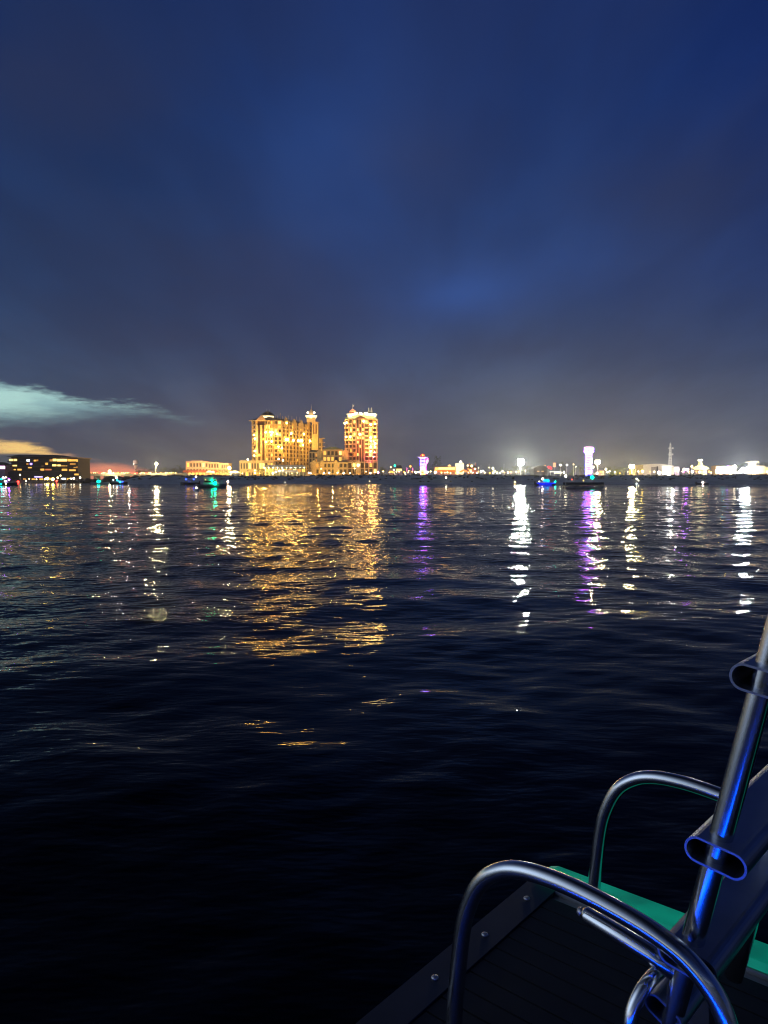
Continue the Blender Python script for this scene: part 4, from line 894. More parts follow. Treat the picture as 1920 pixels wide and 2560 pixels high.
for px, py, Y, r_, m, lab in ((1409.5, 1181, 640, .7, L_HOT, 'white lamp just right of the low white canopy'), (1492, 1183, 636, .8, glow('lamp_pale_pink', (1, .6, .7), 20), 'pale pink lamp right of the foot of the tall white lit tower'), (1482, 1168, 640, .75, L_HOT, 'white lamp halfway up beside the tall white lit tower'), (1514, 1173, 655, .8, L_HOT, 'white lamp over the little white kiosk'), (1518, 1180, 655, .6, L_HOT, 'lower white lamp right of the little white kiosk')):
    lamp_post('shore_lamp', lab, px, py, Y, r_, m)
small_house('little white kiosk left of the yellow lit tree clump', 1498, 1510, 1177, 1173, 660, WALL, GREY, ((1502, 1180, 5, 5, W_WARM), (1507, 1180, 3, 4, W_HOT)), 'kiosk', 'kiosk')
rg = random.Random(31)
for k in range(74):
    px = (962 + k*7.6) if k < 44 else (1495 + (k - 44)*14); px += rg.uniform(-4, 4)
    lamp_post('string_lamp', 'tiny warm lamp in the string along the far shore, right of the hotel', px, rg.uniform(1178, 1183), rg.uniform(622, 634), rg.uniform(.3, .6), rg.choice((L_WARM, L_WARM, L_HOT, L_ORG)), 1.5, 'tiny warm lamps strung along the far shore')
for k in range(18):
    px = 215 + k*13.5 + rg.uniform(-5, 5)
    lamp_post('string_lamp', 'tiny warm lamp in the string along the causeway', px, rg.uniform(1181, 1184), 599, rg.uniform(.22, .38), rg.choice((L_WARM, L_WARM, L_ORG)), Z(1184, 599), 'tiny warm lamps along the causeway')
# tall white and violet lit tower
T, c, r, zt = lit_tower(1462, 1479.5, 1129.5, 1187, 640, 'tall lookout tower wrapped in white and violet lights with a wider glowing head', False,
    [LV_W, LV_W, lambda t: LV_P if int(t*12) % 4 == 0 else (LV_B if int(t*12) % 2 == 1 else LV_W)], True, 1.0)
T.part('head_floor', MB().lathe((c, 640, zt + .02), [(r*.9, -1.6), (r*1.5, 0), (r*1.5, .5)], 14), LV_V)
T.part('head_wall', MB().lathe((c, 640, zt + .55), [(r*1.3, 0), (r*1.35, 2.6)], 14), LV_P)
T.part('head_roof', MB().lathe((c, 640, zt + 3.2), [(r*1.5, 0), (r*1.2, .9), (r*.2, 1.3)], 14), LV_W)
for k in range(5):
    a = R(200 + 35*k); T.part('head_lamp', MB().ball((c + r*1.42*math.cos(a), 640 + r*1.42*math.sin(a), zt + 2), .45, 8, 5), LV_B if k in (0, 4) else L_VIO)
hp = [(c + r*.98*math.cos(t*38), 640 + r*.98*math.sin(t*38), 2 + t*(zt - 4)) for t in [i/200 for i in range(201)]]
T.part('spiral_light', MB().tube(hp, .14, 5), LV_B)
# white hall with curved roof and beige annex
Yw = 660
T = Thing('white_hall', 'large white hall with a gently curved roof and a blazing white right half', 'hall', (X(1640, Yw), Yw, 1.5))
pts = [(X(1606 + 78*i/14, Yw), Z(1165 - 5.5*math.sin(math.pi*min(1, .12 + i/14*.85)), Yw)) for i in range(15)]
n = 15
v = [(x, Yw, 1.5) for x, z in pts] + [(x, Yw, z) for x, z in pts] + [(x, Yw + 24, 1.5) for x, z in pts] + [(x, Yw + 24, z) for x, z in pts]
fs = [tuple(list(range(n)) + list(range(2*n - 1, n - 1, -1))), tuple(list(range(3*n - 1, 2*n - 1, -1)) + list(range(3*n, 4*n)))] + [(n + i, n + i + 1, 3*n + i + 1, 3*n + i) for i in range(n - 1)] + [(0, n, 3*n, 2*n), (n - 1, 3*n - 1, 4*n - 1, 2*n - 1)]
T.part('shell', MB().add(v, fs), WHITE)
T.part('doorway', MB().box(X(1627, Yw), X(1640, Yw), Yw - .1, Yw - .003, 1.5, Z(1167, Yw)), GREY)
T.part('dark_column', MB().box(X(1640.2, Yw), X(1644, Yw), Yw - .3, Yw - .003, 1.5, Z(1166, Yw)), BLACKM)
T.part('lit_front', MB().box(X(1655, Yw), X(1682, Yw), Yw - .2, Yw - .003, 1.6, Z(1165, Yw)), glow('hall_front_glow', (1, 1, .9), 1.6))  # brighter half of the front put in as a glowing panel
T = Thing('beige_annex', 'beige box shaped annex joined to the left end of the white hall', 'building', (X(1596, Yw), Yw, 1.5))
T.part('wall', MB().box(X(1587, Yw), X(1605.8, Yw), Yw - 1, Yw + 16, 1.5, Z(1163.5, Yw)), mat('beige_panel', (.5, .4, .2), .8))
T.part('roof', MB().box(X(1586, Yw), X(1606.2, Yw), Yw - 1.6, Yw + 16.5, Z(1163.4, Yw), Z(1162, Yw)), mat('beige_panel', (.5, .4, .2), .8))
T.part('door', MB().box(X(1590, Yw), X(1594, Yw), Yw - 1.1, Yw - 1.003, 1.5, Z(1174, Yw)), DARKW)
for px, py, Y, r_, m, lab in ((1605, 1178, 636, .95, L_YEL, 'yellow lamp in front of the beige annex'), (1647, 1182, 634, 1.5, glow('lamp_pink_white', (1, .85, .85), 22), 'blazing pinkish white lamp in front of the white hall'), (1668, 1176, 640, 1.0, L_COOL, 'white lamp against the blazing half of the white hall'), (1709, 1173, 640, 1.1, L_HOT, 'large white lamp over the pink lamp'), (1708, 1179, 638, 1.0, glow('lamp_rose', (1, .08, .3), 9), 'rose pink lamp right of the white shed'), (1715.5, 1174, 640, .95, L_VIO, 'violet lamp right of the rose pink lamp'), (1720, 1173, 640, .55, L_HOT, 'small white lamp right of the violet lamp'), (1728.5, 1166, 640, 1.05, L_WARM, 'tall cream globe lamp left of the round turreted house'), (1730, 1179, 636, 1.3, L_HOT, 'white lamp left of the orange lamps'), (1722, 1179, 636, .6, L_ORG, 'orange lamp left of the low white lamp'), (1748, 1180, 636, .95, L_HOT, 'white lamp among the orange lamps below the round turreted house'), (1740, 1179, 636, .6, L_ORG, 'orange lamp below the left end of the round turreted house'), (1759, 1179, 636, .7, glow('lamp_salmon', (1, .4, .25), 20), 'salmon lamp below the round turreted house'), (1772, 1179, 636, .9, L_ORG, 'orange lamp below the right end of the round turreted house'), (1791, 1176.5, 636, 1.15, L_HOT, 'large white lamp between the round turreted house and the brown shop'), (1803, 1180, 636, .7, L_YEL, 'yellow lamp below the cyan sign'), (1835, 1165, 650, 1.0, L_HOT, 'round white lamp left of the blazing light cluster'), (1838, 1168, 652, .5, L_HOT, 'small white lamp touching the round white lamp'), (1875, 1180, 640, .75, L_HOT, 'white lamp at the right foot of the blazing light cluster'), (1902, 1178.5, 640, 1.2, L_WARM, 'large cream lamp below the stepped brown house'), (1887, 1180, 640, .5, L_ORG, 'amber lamp left of the large cream lamp'), (1916, 1179, 640, .8, L_WARM, 'cream lamp at the right edge')):
    lamp_post('shore_lamp', lab, px, py, Y, r_*.85, m)
small_house('small white shed blazing with light at the right end of the white hall', 1685, 1697, 1167, 1165.5, 650, WHITE, WHITE, ((1691, 1174, 11, 10, glow('shed_lit_front', (1, .98, .9), 3)),), 'shed', 'shed')  # brightly lit shed front put in as a glowing panel
# lattice antenna mast
Ya_ = 900
T = Thing('radio_mast', 'tall grey lattice radio mast with two antenna platforms behind the white hall', 'mast', (X(1674, Ya_), Ya_, 1.5))
xm, zm = X(1674, Ya_), Z(1109, Ya_)
lt = MB(); w0 = 2.1
for sx, sy in ((-1, -1), (1, -1), (1, 1), (-1, 1)):
    lt.tube([(xm + sx*w0, Ya_ + sy*w0, 1.5), (xm + sx*.5, Ya_ + sy*.5, zm)], .2, 5)
for i in range(14):
    t0, t1 = i/14, (i+1)/14; wa, wb = w0 + (.5 - w0)*t0, w0 + (.5 - w0)*t1; za, zb_ = 1.5 + (zm - 1.5)*t0, 1.5 + (zm - 1.5)*t1
    for (a, b) in (((-1, -1), (1, -1)), ((1, -1), (1, 1)), ((1, 1), (-1, 1)), ((-1, 1), (-1, -1))):
        lt.tube([(xm + a[0]*wa, Ya_ + a[1]*wa, za), (xm + b[0]*wb, Ya_ + b[1]*wb, zb_)], .12, 4); lt.tube([(xm + b[0]*wa, Ya_ + b[1]*wa, za), (xm + a[0]*wb, Ya_ + a[1]*wb, zb_)], .12, 4)
T.part('lattice', lt, mat('mast_paint', (.62, .6, .58), .6))
T.part('tip', MB().tube([(xm, Ya_, zm), (xm, Ya_, Z(1105, Ya_))], [.25, .06], 6), mat('mast_paint', (.62, .6, .58), .6))
lamp_light(T.o, (xm - 8, Ya_ - 30, 20), (1, .9, .75), 60000, .6, T.loc)  # light without a fixture, added to make the mast pale
for py in (1121, 1136.5):
    z = Z(py, Ya_)
    T.part('antenna_platform', MB().box(xm - 2.4, xm + 2.4, Ya_ - 2.4, Ya_ + 2.4, z - .15, z), STEEL)
    for k, (ax, ay) in enumerate(((-2.4, -2.2), (-1.2, -2.5), (1.2, -2.5), (2.4, -2.2))): T.part('antenna_panel', MB().box(xm + ax - .3, xm + ax + .3, Ya_ + ay - .2, Ya_ + ay + .2, z - .9, z + 1.1), WHITE)
# round turreted house, brown shop, blazing lights, stepped house
Yv = 655
T = Thing('turreted_house', 'round house with a lens shaped yellow lit roof and a white topped turret', 'restaurant', (X(1760, Yv), Yv, 1.5))
c = X(1759, Yv)
T.part('wall', MB().lathe((c, Yv + 7, 1.5), [(5.0, 0), (5.0, Z(1172, Yv) - 1.5)], 20), WALL)
T.part('roof', MB().lathe((c, Yv + 7, Z(1172, Yv)), [(5.2, -.6), (6.6, .6), (4.2, 2.2), (2.0, 3.0)], 20), glow('roof_lit_yellow', (1, .9, .4), 1.5))  # yellow light on the roof put in as emission
T.part('turret', MB().lathe((c - .4, Yv + 7, Z(1163.5, Yv)), [(2.2, 0), (1.5, 2.2), (1.4, 3.0)], 12), glow('turret_lit_yellow', (1, .85, .35), .8))  # yellow light on the turret put in as emission
T.part('turret_lamp', MB().lathe((c - .6, Yv + 7, Z(1151.5, Yv) - .2), [(1.3, 0), (1.8, .5), (1.4, 1.3)], 12), L_HOT)
T.part('turret_roof', MB().lathe((c - .6, Yv + 7, Z(1147.5, Yv)), [(2.2, 0), (.9, .8), (.1, 1.2)], 12), ROOF)
T = Thing('brown_shop', 'wide brown shop with a cyan sign and a violet sign on its front', 'shop', (X(1808, Yv), Yv, 1.5))
T.part('wall', MB().box(X(1789, Yv), X(1832, Yv), Yv, Yv + 10, 1.5, Z(1165.5, Yv)), mat('brown_boards', (.36, .22, .13), .8))
T.part('roof', MB().hip(X(1787, Yv), X(1834, Yv), Yv - 1, Yv + 11, Z(1165.4, Yv), Z(1162.5, Yv), 3, 4), mat('brown_roof', (.3, .19, .12), .8))
T.part('cyan_sign', MB().box(X(1801, Yv), X(1812, Yv), Yv - .4, Yv - .003, Z(1170.5, Yv), Z(1166, Yv)), glow('sign_cyan', (.0, .75, 1), 2.2))
T.part('violet_sign', MB().box(X(1814, Yv), X(1820, Yv), Yv - .4, Yv - .003, Z(1176, Yv), Z(1164.6, Yv)), glow('sign_purple', (.25, .06, 1), 2.0))
T.part('shop_window', MB().box(X(1795, Yv), X(1830, Yv), Yv - .12, Yv - .002, Z(1183, Yv), Z(1178, Yv)), W_AMB)
lamp_light(T.o, (X(1825, 650), 648, 5), (1, .6, .35), 3500, .4, T.loc)
x = X(1857, 640); T = Thing('light_cluster', 'blazing cluster of white work lights on a frame at the right', 'work lights', (x, 640, 1.5))
T.part('frame', MB().box(x - 4.5, x + 4.5, 640.4, 640.7, 1.5, 2.2).box(x - .2, x + .2, 640.4, 640.7, 1.5, Z(1170, 640)), STEEL)
for px, py, r_ in ((1850, 1178, 1.1), (1855, 1173.5, 1.3), (1860, 1177, 1.2), (1866, 1171, 1.0), (1871, 1168, .8), (1865, 1179, .8)):
    T.part('work_light', MB().ball((X(px, 640), 640, Z(py, 640)), r_*.8, 10, 6), glow('work_light_lens', (.95, 1, .92), 1400))
lamp_light(T.o, (x, 637, 6), (.95, 1, .85), 5000, .6, T.loc)
T = Thing('stepped_house', 'tan stepped house with a flat overhanging top at the right edge', 'house', (X(1895, Yv), Yv, 1.5))
TAN = mat('tan_stepped', (.5, .36, .22), .8)
T.part('wall', MB().box(X(1879, Yv), X(1912, Yv), Yv, Yv + 9, 1.5, Z(1164.5, Yv)), TAN)
T.part('upper_storey', MB().box(X(1880, Yv), X(1889, Yv), Yv + .5, Yv + 8, Z(1164.4, Yv), Z(1156.5, Yv)), TAN)
T.part('flat_roof', MB().box(X(1874.5, Yv), X(1895, Yv), Yv - .8, Yv + 9, Z(1156.4, Yv), Z(1154, Yv)), TAN)
T.part('side_wing', MB().box(X(1912.2, Yv), X(1960, Yv), Yv + 1, Yv + 9, 1.5, Z(1168, Yv)), TAN)
T.part('lit_window', MB().box(X(1912.5, Yv), X(1935, Yv), Yv + .85, Yv + .99, Z(1173.5, Yv), Z(1170, Yv)), W_AMB)
lamp_light(T.o, (X(1898, 650), 646, 5), (1, .65, .35), 5000, .4, T.loc)

# ------------------------------------------------------------------ beach lamps and lumps
for px, py, Y, r_, m, lab in ((713, 1205.5, 312, .16, L_HOT, 'tiny white lantern on the wet sand below the wide hotel tower'), (924, 1203, 314, .24, L_WARM, 'cream lantern on the sand below the narrow hotel tower'), (1115, 1194, 322, .42, L_HOT, 'bright lantern on a short post on the beach below the long restaurant'), (1287, 1205, 313, .34, L_WARM, 'warm lantern at the waterline below the stadium lamp'), (1591, 1197, 322, .38, L_HOT, 'larger white lantern on the beach left of the white hall'), (1596, 1201, 320, .24, L_HOT, 'small white lantern just right of the larger white beach lantern'), (1591, 1209, 311, .26, L_COOL, 'white lantern at the waterline left of the white hall')):
    x = X(px, Y); z = Z(py, Y); zg = .1 if Y < 316 else .9
    T = Thing('beach_lantern', lab, 'lantern', (x, Y, zg))
    T.part('stake', MB().tube([(x, Y, zg - .3), (x, Y, max(z, zg + .2))], .03, 6), BLACKM); T.part('lamp_globe', MB().ball((x, Y, z), r_*.8, 10, 6), m)
for px, h, lab in ((1051, .8, 'leftmost dark lump on the pale sand below the red capped tower'), (1058, .55, 'middle dark lump on the pale sand below the red capped tower'), (1071, .8, 'rightmost dark lump on the pale sand below the red capped tower'), (1127, .9, 'dark lump right of the bright beach lantern'), (1181, .7, 'dark lump far right of the bright beach lantern')):
    x = X(px, 319); mb = MB(); rg = random.Random(px)
    for k in range(5): mb.tube([(x - .9 + rg.random()*.5, 319 + rg.uniform(-.3, .3), .5), (x + rg.uniform(-.3, .3), 319 + rg.uniform(-.2, .2), .5 + h*rg.uniform(.5, 1)), (x + .9 - rg.random()*.5, 319, .6)], [.16, .2, .08], 6)
    solid('dark_lump', mb, BARK, lab, 'dark_lump', 'dark lumps on the pale sand', origin=(x, 319, .5))  # unidentified dark spots, built as bark-coloured lumps

# ------------------------------------------------------------------ boats
def hull(T, L_, W_, H_, m, name='hull', bow=1):
    """lofted hull along local x, bow towards +x"""
    st = [(-.5, .86, .0), (-.2, 1, .0), (.1, 1, .02), (.3, .78, .08), (.43, .4, .18), (.5, .03, .30)]
    mb = MB(); rows = []
    for t, w, rise in st:
        x = t*L_*bow; hw = W_/2*w; z1 = H_*(1 + rise)
        rows.append([(x, -hw, z1), (x, -hw*.92, H_*.4), (x, -hw*.55, -.15), (x, 0, -.35), (x, hw*.55, -.15), (x, hw*.92, H_*.4), (x, hw, z1), (x, 0, z1 - .02)])
    for r_ in rows: mb.v += r_
    for i in range(len(rows) - 1):
        for j in range(8): mb.f.append((i*8 + j, (i+1)*8 + j, (i+1)*8 + (j+1) % 8, i*8 + (j+1) % 8))
    mb.f.append(tuple(range(7, -1, -1))); mb.f.append(tuple(len(rows)*8 - 8 + k for k in range(8)))
    T.part(name, mb, m, local=True)
def lightb(T, p, r_, m, name='boat_light'):
    T.part(name, MB().ball(p, r_, 10, 6), m, local=True)
def boat(label, px, pyw, L_, rz, kind, hm, lights, group=None, cat='boat', W_=2.4, H_=.8):
    Y = CH*F/(pyw - HZ); T = Thing('motor_boat' if kind != 'pontoon' else 'party_pontoon', label, cat, (X(px, Y), Y, 0), group, R(rz))
    if kind == 'pontoon':
        for s in (-1, 1): T.part('float_tube', MB().tube([(-L_/2, s*W_*.36, .15), (L_/2 - .5, s*W_*.36, .15), (L_/2, s*W_*.36, .3)], [.33, .33, .05], 10), STEEL, local=True)
        T.part('deck', MB().box(-L_/2, L_/2, -W_/2, W_/2, .5, .62), hm, local=True)
        T.part('side_panel', MB().box(-L_/2 + .2, L_/2 - .2, -W_/2, -W_/2 + .05, .7, 1.2).box(-L_/2 + .2, L_/2 - .2, W_/2 - .05, W_/2, .7, 1.2).box(L_/2 - .25, L_/2 - .2, -W_/2 + .051, W_/2 - .051, .7, 1.2), hm, local=True)
        T.part('canopy', MB().hip(-L_*.28, L_*.2, -W_/2, W_/2, 2.35, 2.5, .3, .3), BLACKM, local=True)
        for sx in (-.27, .19):
            for sy in (-.47, .47): T.part('canopy_post', MB().tube([(L_*sx, W_*sy, .62), (L_*sx, W_*sy, 2.36)], .03, 6), STEEL, local=True)
        for sx in (-.3, .0, .25): T.part('bench', MB().box(L_*sx - .5, L_*sx + .5, -.9, .9, .63, 1.0), GEL, local=True)
    else:
        hull(T, L_, W_, H_, hm)
        if kind == 'cabin':
            T.part('cabin', MB().hip(-L_*.26, L_*.22, -W_*.38, W_*.38, H_, H_ + 1.15, .35, .2), GEL, local=True)
            T.part('windscreen', MB().box(-L_*.20, L_*.17, -W_*.385, W_*.385, H_ + .45, H_ + .8), DGLASS, local=True)
            T.part('flybridge', MB().box(-L_*.24, L_*.08, -W_*.36, W_*.36, H_ + 1.151, H_ + 1.6), GEL, local=True)
            for sx in (-.22, .06):
                for sy in (-.34, .34): T.part('post', MB().tube([(L_*sx, W_*sy, H_ + 1.5), (L_*sx, W_*sy, H_ + 2.4)], .035, 6), STEEL, local=True)
            T.part('hardtop', MB().box(-L_*.25, L_*.1, -W_*.4, W_*.4, H_ + 2.4, H_ + 2.5), GEL, local=True)
            for k in range(6): T.part('bow_rail_post', MB().tube([(L_*(.2 + .05*k), -W_*(.42 - .055*k), H_), (L_*(.2 + .05*k), -W_*(.42 - .055*k), H_ + .75)], .025, 5), STEEL, local=True)
        else:
            T.part('console', MB().hip(-.5, .5, -.45, .45, H_*.6, H_ + .75, .15, .1), GEL, local=True)
            T.part('t_top', MB().box(-1.1, 1.0, -.85, .85, H_ + 1.45, H_ + 1.53), GEL, local=True)
            for sx in (-.7, .6):
                for sy in (-.6, .6): T.part('t_top_post', MB().tube([(sx, sy, H_*.6), (sx, sy, H_ + 1.45)], .03, 5), STEEL, local=True)
            T.part('outboard', MB().box(-L_*.5 - .45, -L_*.5 - .01, -.25, .25, .1, H_ + .5), BLACKM, local=True)
    for p, r_, m in lights:
        lightb(T, p, r_, m)
        if p[2] > 1.9: T.part('light_pole', MB().tube([(p[0], p[1], .6), (p[0], p[1], p[2] - r_*.8)], .025, 5), STEEL, local=True)
    return T
boat('grey white cabin cruiser with a bright green light and a white masthead light', 528, 1219, 6.6, 3, 'cabin', mat('cruiser_gelcoat', (.22, .25, .28), .3),
     [((-3.1, -.6, 2.35), .20, L_HOT), ((1.05, -1.2, .95), .30, L_GRN), ((.35, -1.1, 1.5), .14, L_GRN), ((-1.0, -1.1, 1.75), .10, W_HOT)], W_=2.4, H_=.7)
boat('dark open boat with blue lights, moored just left of the grey white cabin cruiser', 474, 1212, 6.5, 178, 'console', NAVY, [((.9, 1.0, 1.9), .22, L_BLUE), ((-1.8, 1.0, 1.9), .22, L_BLUE)])
boat('dark boat crowded with white, cyan and violet lights at the far left edge', 16, 1214, 6.5, 5, 'console', NAVY, [((-.4, -1, 2.3), .30, L_COOL), ((.3, -1, 2.45), .22, L_WARM), ((-.9, -1, 1.9), .2, L_TEAL), ((1.2, -1, 1.75), .2, L_VIO), ((.2, -1, 1.4), .2, glow('lamp_lilac', (.8, .65, 1), 16)), ((-1.0, -1.2, .5), .16, L_GRN), ((.4, -1.2, .55), .2, L_WARM)])
boat('pale boat carrying one strong green light, left of the rocky bank', 250, 1211, 6.2, 6, 'console', GEL, [((-.3, -1, 1.1), .45, L_TEAL)])
boat('small boat with white, cyan and blue lights below the causeway', 299, 1211, 6, 4, 'console', NAVY, [((-.8, -1, 2.6), .35, L_HOT), ((-1.9, -1, 1.7), .2, L_COOL), ((-.5, -1, 1.6), .26, L_CYAN), ((.6, -1, .8), .3, L_CYAN), ((1.4, -1, 1.0), .24, L_BLUE)])
boat('small boat with one white and one violet light left of the tall pale street lamp', 357, 1209.5, 6, 175, 'console', NAVY, [((.6, 1, 2.3), .4, L_HOT), ((-.2, 1, 1.1), .26, L_VIO)])
T = boat('open boat outlined in deep blue lights with a cyan lit console', 1364, 1213.5, 6.2, 2, 'console', NAVY, [((-1.2, -.9, 2.0), .30, glow('lamp_blush', (1, .7, .6), 30)), ((-2.2, -.9, 1.2), .16, L_HOT), ((2.9, -.2, 1.15), .22, L_TEAL)])
T.part('led_strip', MB().box(-3.0, 2.6, -1.28, -1.22, .58, .8), glow('boat_led_blue', (.0, .015, 1), 2.2), local=True)
T.part('led_strip', MB().box(-2.4, 1.6, -1.25, -1.18, .1, .25), glow('boat_led_blue', (.0, .015, 1), 2.2), local=True)
T.part('lit_panel', MB().box(-.9, .9, -.62, -.52, 1.15, 1.9), glow('boat_led_cyan', (.0, .35, 1), 1.8), local=True)
T.part('lit_panel', MB().box(.3, .95, -.75, -.64, 1.0, 1.6), glow('boat_led_aqua', (.0, .65, 1), 2.2), local=True)
boat('long dark pontoon boat with a cream stern light and a teal bow light on poles', 1458, 1221.5, 7.6, 2, 'pontoon', NAVY, [((-3.6, -.6, 2.4), .24, L_HOT), ((-2.5, -1.0, 1.75), .15, glow('lamp_dim_red', (1, .1, .06), 3)), ((1.5, -.8, 2.15), .30, L_TEAL), ((-.3, -1.1, 1.55), .14, W_HOT)], W_=2.5)
boat('small skiff with one pinkish cabin light at the beach near the right', 1756, 1211.2, 4.6, 4, 'console', NAVY, [((-.4, -.9, .75), .26, glow('lamp_blush', (1, .7, .6), 30))], W_=1.8, H_=.5)
def buoy(label, px, pyw, py, r_, m):
    Y = CH*F/(pyw - HZ); x = X(px, Y); T = Thing('lit_buoy', label, 'buoy', (x, Y, 0))
    T.part('float', MB().lathe((x, Y, -.2), [(.25, 0), (.42, .2), (.38, .45), (.1, .6)], 10), GEL)
    z = Z(py, Y); T.part('staff', MB().tube([(x, Y, .35), (x, Y, max(.5, z - r_))], .03, 5), STEEL); T.part('lamp', MB().ball((x, Y, max(z, .5)), r_, 10, 6), m)
buoy('white buoy floating in front of the grey white cabin cruiser', 491, 1228, 1225, .2, glow('buoy_white', (1, .95, .9), 1.6))
buoy('buoy with a pinkish lamp right of the grey white cabin cruiser', 570, 1212, 1204, .32, glow('lamp_peach', (1, .6, .4), 60))

# ------------------------------------------------------------------ the pontoon boat we stand on (local x to the right along the stern edge, local y away)
ALU = bpy.data.materials.new('brushed_aluminium'); ALU.use_nodes = True; nt = ALU.node_tree; b = nt.nodes['Principled BSDF']
b.inputs['Metallic'].default_value = 1; b.inputs['Base Color'].default_value = (.66, .675, .70, 1)
tcn = N('ShaderNodeTexCoord'); nn = N('ShaderNodeTexNoise'); nn.inputs['Scale'].default_value = 25; nn.inputs['Detail'].default_value = 5
lk(tcn.outputs['Object'], nn.inputs['Vector']); mr = N('ShaderNodeMapRange'); lk(nn.outputs['Fac'], mr.inputs[0]); mr.inputs[1].default_value = .3; mr.inputs[2].default_value = .7; mr.inputs[3].default_value = .19; mr.inputs[4].default_value = .225
lk(mr.outputs[0], b.inputs['Roughness'])
STEP = mat('anodised_tread', (.24, .27, .36), .42, 1.0, var=.1, scale=12)
MATT = mat('ribbed_rubber_mat', (.009, .010, .014), .75, scale=20)
DECK = mat('deck_alloy', (.30, .31, .33), .5, .6, scale=8)
TEAL = glow('green_led_diffuser', (.0, .305, .19), .75)
BLUE = glow('blue_led_strip', (.0, .07, 1), 42)
nt = TEAL.node_tree; tn = N('ShaderNodeTexNoise'); tn.inputs['Scale'].default_value = 9; tn.inputs['Detail'].default_value = 6
tcn = N('ShaderNodeTexCoord'); lk(tcn.outputs['Object'], tn.inputs['Vector'])
lk(sstep(tn.outputs['Fac'], .3, .7, .28, .56), nt.nodes['Principled BSDF'].inputs['Emission Strength'])      # glow strength mottled by noise
B = Thing('pontoon_boat', 'pontoon boat stern with tubular aluminium handrails and a folded boarding ladder', 'boat', (.4677, 2.139, .55), rz=R(-41.91))
def catmull(pts, n=8):
    P_ = [Vector(p) for p in pts]; out = []
    for i in range(len(P_) - 1):
        p0, p1, p2, p3 = P_[max(i-1, 0)], P_[i], P_[i+1], P_[min(i+2, len(P_)-1)]
        for k in range(n):
            t = k/n; out.append(.5*((2*p1) + (p2 - p0)*t + (2*p0 - 5*p1 + 4*p2 - p3)*t*t + (3*p1 - p0 - 3*p2 + p3)*t**3))
    return out + [P_[-1]]
B.part('deck', MB().prism([(.06, -.098), (.27, -4.5), (3.2, -4.5), (3.2, -.098)], -.06, -.012), DECK, local=True)
EU = (.0475/1.0011, -1/1.0011); EN = (1/1.0011, .0475/1.0011)       # along the port edge, and inboard
tr_ = MB().obox((0, 0), EU, EN, .1, 4.5, -.012, .070, -.09, .0)
trim = B.part('edge_trim', tr_, mat('trim_alloy', (.032, .037, .05), .45, .4, scale=6), local=True)
for k in range(14):
    q = .183 + .208*k
    sc_ = MB().lathe((EU[0]*q + EN[0]*.030, EU[1]*q + EN[1]*.030, .0005), [(.009, 0), (.008, .003), (.005, .005), (.001, .006)], 12)
    B.part('screw', sc_, STEEL, under=trim, smooth=True, local=True)
rm_ = MB()
for k in range(72):
    y = -.13 - k*.056; xs_ = .074 - y*.0475; rm_.box(xs_, 2.9, y - .0505, y, -.0119, -.004); rm_.box(xs_, 2.9, y - .0555, y - .051, -.0119, -.0085)
B.part('deck_mat', rm_, MATT, local=True)
B.part('mat_corner', MB().box(.112, .145, -.9, -.86, -.011, .012), BLACKM, local=True)
B.part('stern_beam', MB().box(.0, 3.2, -.097, .0, -.12, .0), DECK, local=True)
led = B.part('green_led_strip', MB().hip(.0, 3.0, -.092, .012, .001, .016, .03, .012), TEAL, local=True)
arch = [(.185, .0, -.03), (.190, 0, .06), (.205, 0, .20), (.222, 0, .27), (.252, 0, .328), (.296, 0, .364), (.345, 0, .381), (.41, 0, .386), (.48, 0, .382), (.55, 0, .372), (.60, 0, .360), (.645, 0, .341), (.685, 0, .306), (.708, 0, .262), (.722, 0, .20), (.73, 0, .1), (.733, 0, -.03)]
for y in (-.699, -.103):
    B.part('handrail', MB().tube([(p.x, y, p.z) for p in catmull(arch)], .0165, 20), ALU, smooth=True, local=True)
# folded boarding ladder
def rx(z): return .556 + (z - .0)*.222                     # side rail leans to the right going up
RY = (-.639, -.20)
rails = MB()
for y in RY: rails.tube([(rx(z), y, z) for z in (.03, .2, .4, .6, .8, 1.0, 1.12)], .0185, 20)
lad = B.part('ladder_rail', rails, ALU, smooth=True, local=True)
def step(z, L_=.097, th=.043, tilt=-9, y0=-.672, y1=-.165, x=None, under=None):
    c = Vector((x if x is not None else rx(z) + .007, 0, z)); n = 28; o_ = []; i_ = []
    ca, sa = math.cos(R(tilt)), math.sin(R(tilt))
    for k in range(n):
        a = 2*math.pi*k/n; h = L_/2 - th/2
        for lst, q in ((o_, th/2), (i_, th/2 - .0038)):
            px_ = q*math.cos(a) + (h if math.cos(a) > 0 else -h); pz = q*math.sin(a)
            lst.append((c.x + px_*ca - pz*sa, c.z + px_*sa + pz*ca))
    mb = MB()
    for y in (y0, y1):
        mb.v += [(x_, y, z_) for x_, z_ in o_]; mb.v += [(x_, y, z_) for x_, z_ in i_]
    for k in range(n):
        k2 = (k+1) % n
        mb.f += [(k, k2, n + k2, n + k), (2*n + k, 3*n + k, 3*n + k2, 2*n + k2), (k, 2*n + k, 2*n + k2, k2), (n + k, n + k2, 3*n + k2, 3*n + k)]
    return B.part('step', mb, STEP, under=under, local=True)
for z in (.795, .505, .318): step(z, under=lad)
B.part('step', MB().tube([(rx(1.0), -.64, 1.0), (rx(1.0), -.2, 1.0)], .014, 12), ALU, under=lad, smooth=True, local=True)
arm = B.part('hinge_arm', MB().tube([(.432, -.637, .309), (.44, -.637, .308), (.56, -.637, .286), (rx(.27), -.637, .268)], [.010, .0155, .0165, .0165], 16), ALU, smooth=True, local=True)
B.part('hinge_pin', MB().ball((.429, -.637, .3095), .0085, 12, 8), STEEL, under=arm, smooth=True, local=True)
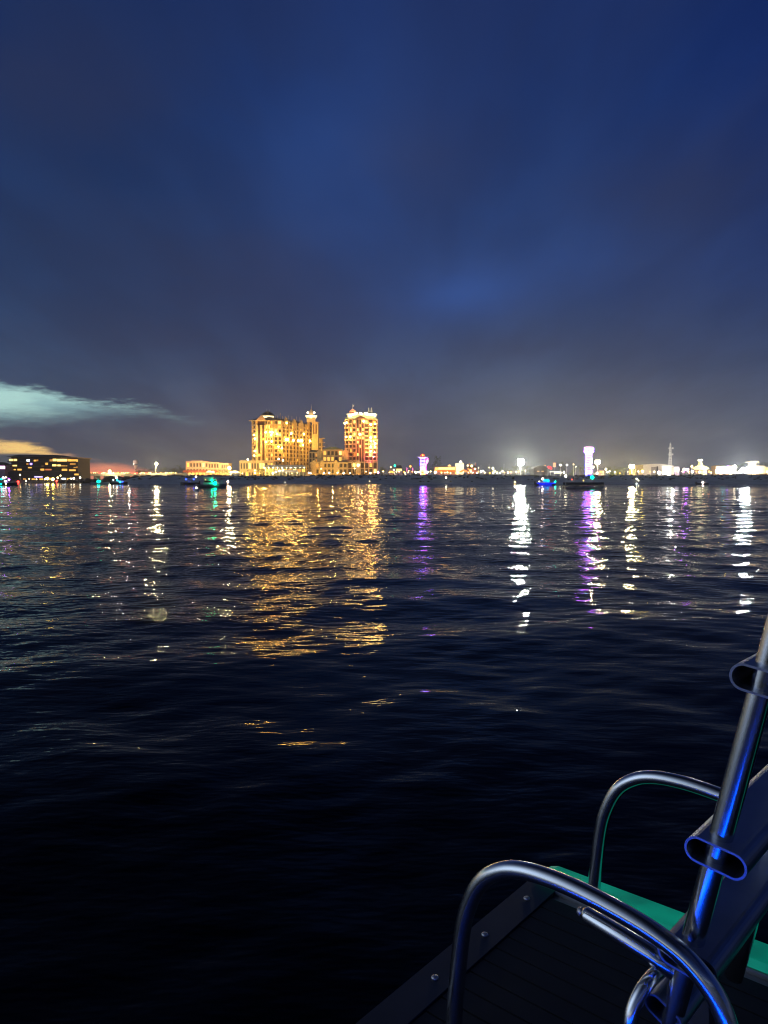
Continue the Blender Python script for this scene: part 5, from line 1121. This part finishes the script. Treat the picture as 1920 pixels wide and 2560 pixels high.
B.part('hinge_arm', MB().tube([(.41, -.5, .21), (.42, -.5, .209), (.60, -.5, .19)], [.008, .014, .016], 14), ALU, smooth=True, local=True)
low = catmull([(.590, -.50, .255), (.572, -.60, .252), (.560, -.655, .24), (.549, -.682, .205), (.548, -.69, .165), (.556, -.69, .12), (.575, -.69, .05), (.59, -.69, -.01)], 6)
B.part('folded_section', MB().tube(low, .0125, 16), ALU, smooth=True, local=True)
step(.203, .07, .036, -30, -.655, -.25, .590)
B.part('rail_bracket', MB().box(.535, .60, -.46, -.40, .001, .20), ALU, local=True)
B.part('pontoon_tube', MB().tube([(.55, .2, -.38), (.55, .05, -.38), (.55, -4.5, -.38)], [.12, .3, .3], 24), DECK, smooth=True, local=True)
# port side fence with its blue LED strip (just beyond the right edge of the view) and the seat base
fence = B.part('fence_rail', MB().box(1.25, 1.28, -3.2, -.75, .68, .71).box(1.25, 1.28, -3.2, -.75, .05, .08), ALU, local=True)
B.part('fence_panel', MB().box(1.262, 1.268, -3.2, -.75, .081, .679), mat('fence_panel_paint', (.05, .055, .07), .4), under=fence, local=True)
sill = B.part('gate_sill', MB().box(.12, 1.24, -1.47, -1.40, -.0035, .07), ALU, local=True)
B.part('blue_led_strip', MB().box(.13, 1.23, -1.3995, -1.392, .045, .057), BLUE, under=sill, local=True)

# ------------------------------------------------------------------ thin haze added for halos round the lamps
hz = solid('haze', MB().box(-1200, 1200, -1200, 1200, -3, 75), mat('lamp_halo_haze', (1, 1, 1)), kind='stuff')
hm_ = bpy.data.materials['lamp_halo_haze']; hm_.node_tree.nodes.clear(); nt = hm_.node_tree
pv = N('ShaderNodeVolumePrincipled'); pv.inputs['Density'].default_value = .00022; pv.inputs['Color'].default_value = (.9, .92, 1, 1); pv.inputs['Anisotropy'].default_value = .75
om_ = N('ShaderNodeOutputMaterial'); lk(pv.outputs[0], om_.inputs['Volume'])

# ------------------------------------------------------------------ render settings
scene.view_settings.view_transform = 'Standard'; scene.view_settings.look = 'None'; scene.view_settings.exposure = 0; scene.view_settings.gamma = 1
cy_ = scene.cycles
cy_.filter_width = 1.1; cy_.use_denoising = True; cy_.denoiser = 'OPENIMAGEDENOISE'; cy_.denoising_prefilter = 'ACCURATE'
cy_.max_bounces = 5; cy_.diffuse_bounces = 2; cy_.glossy_bounces = 4; cy_.caustics_reflective = False; cy_.caustics_refractive = False
cy_.sample_clamp_indirect = 20; cy_.sample_clamp_direct = 0; cy_.use_light_tree = True; cy_.blur_glossy = .3
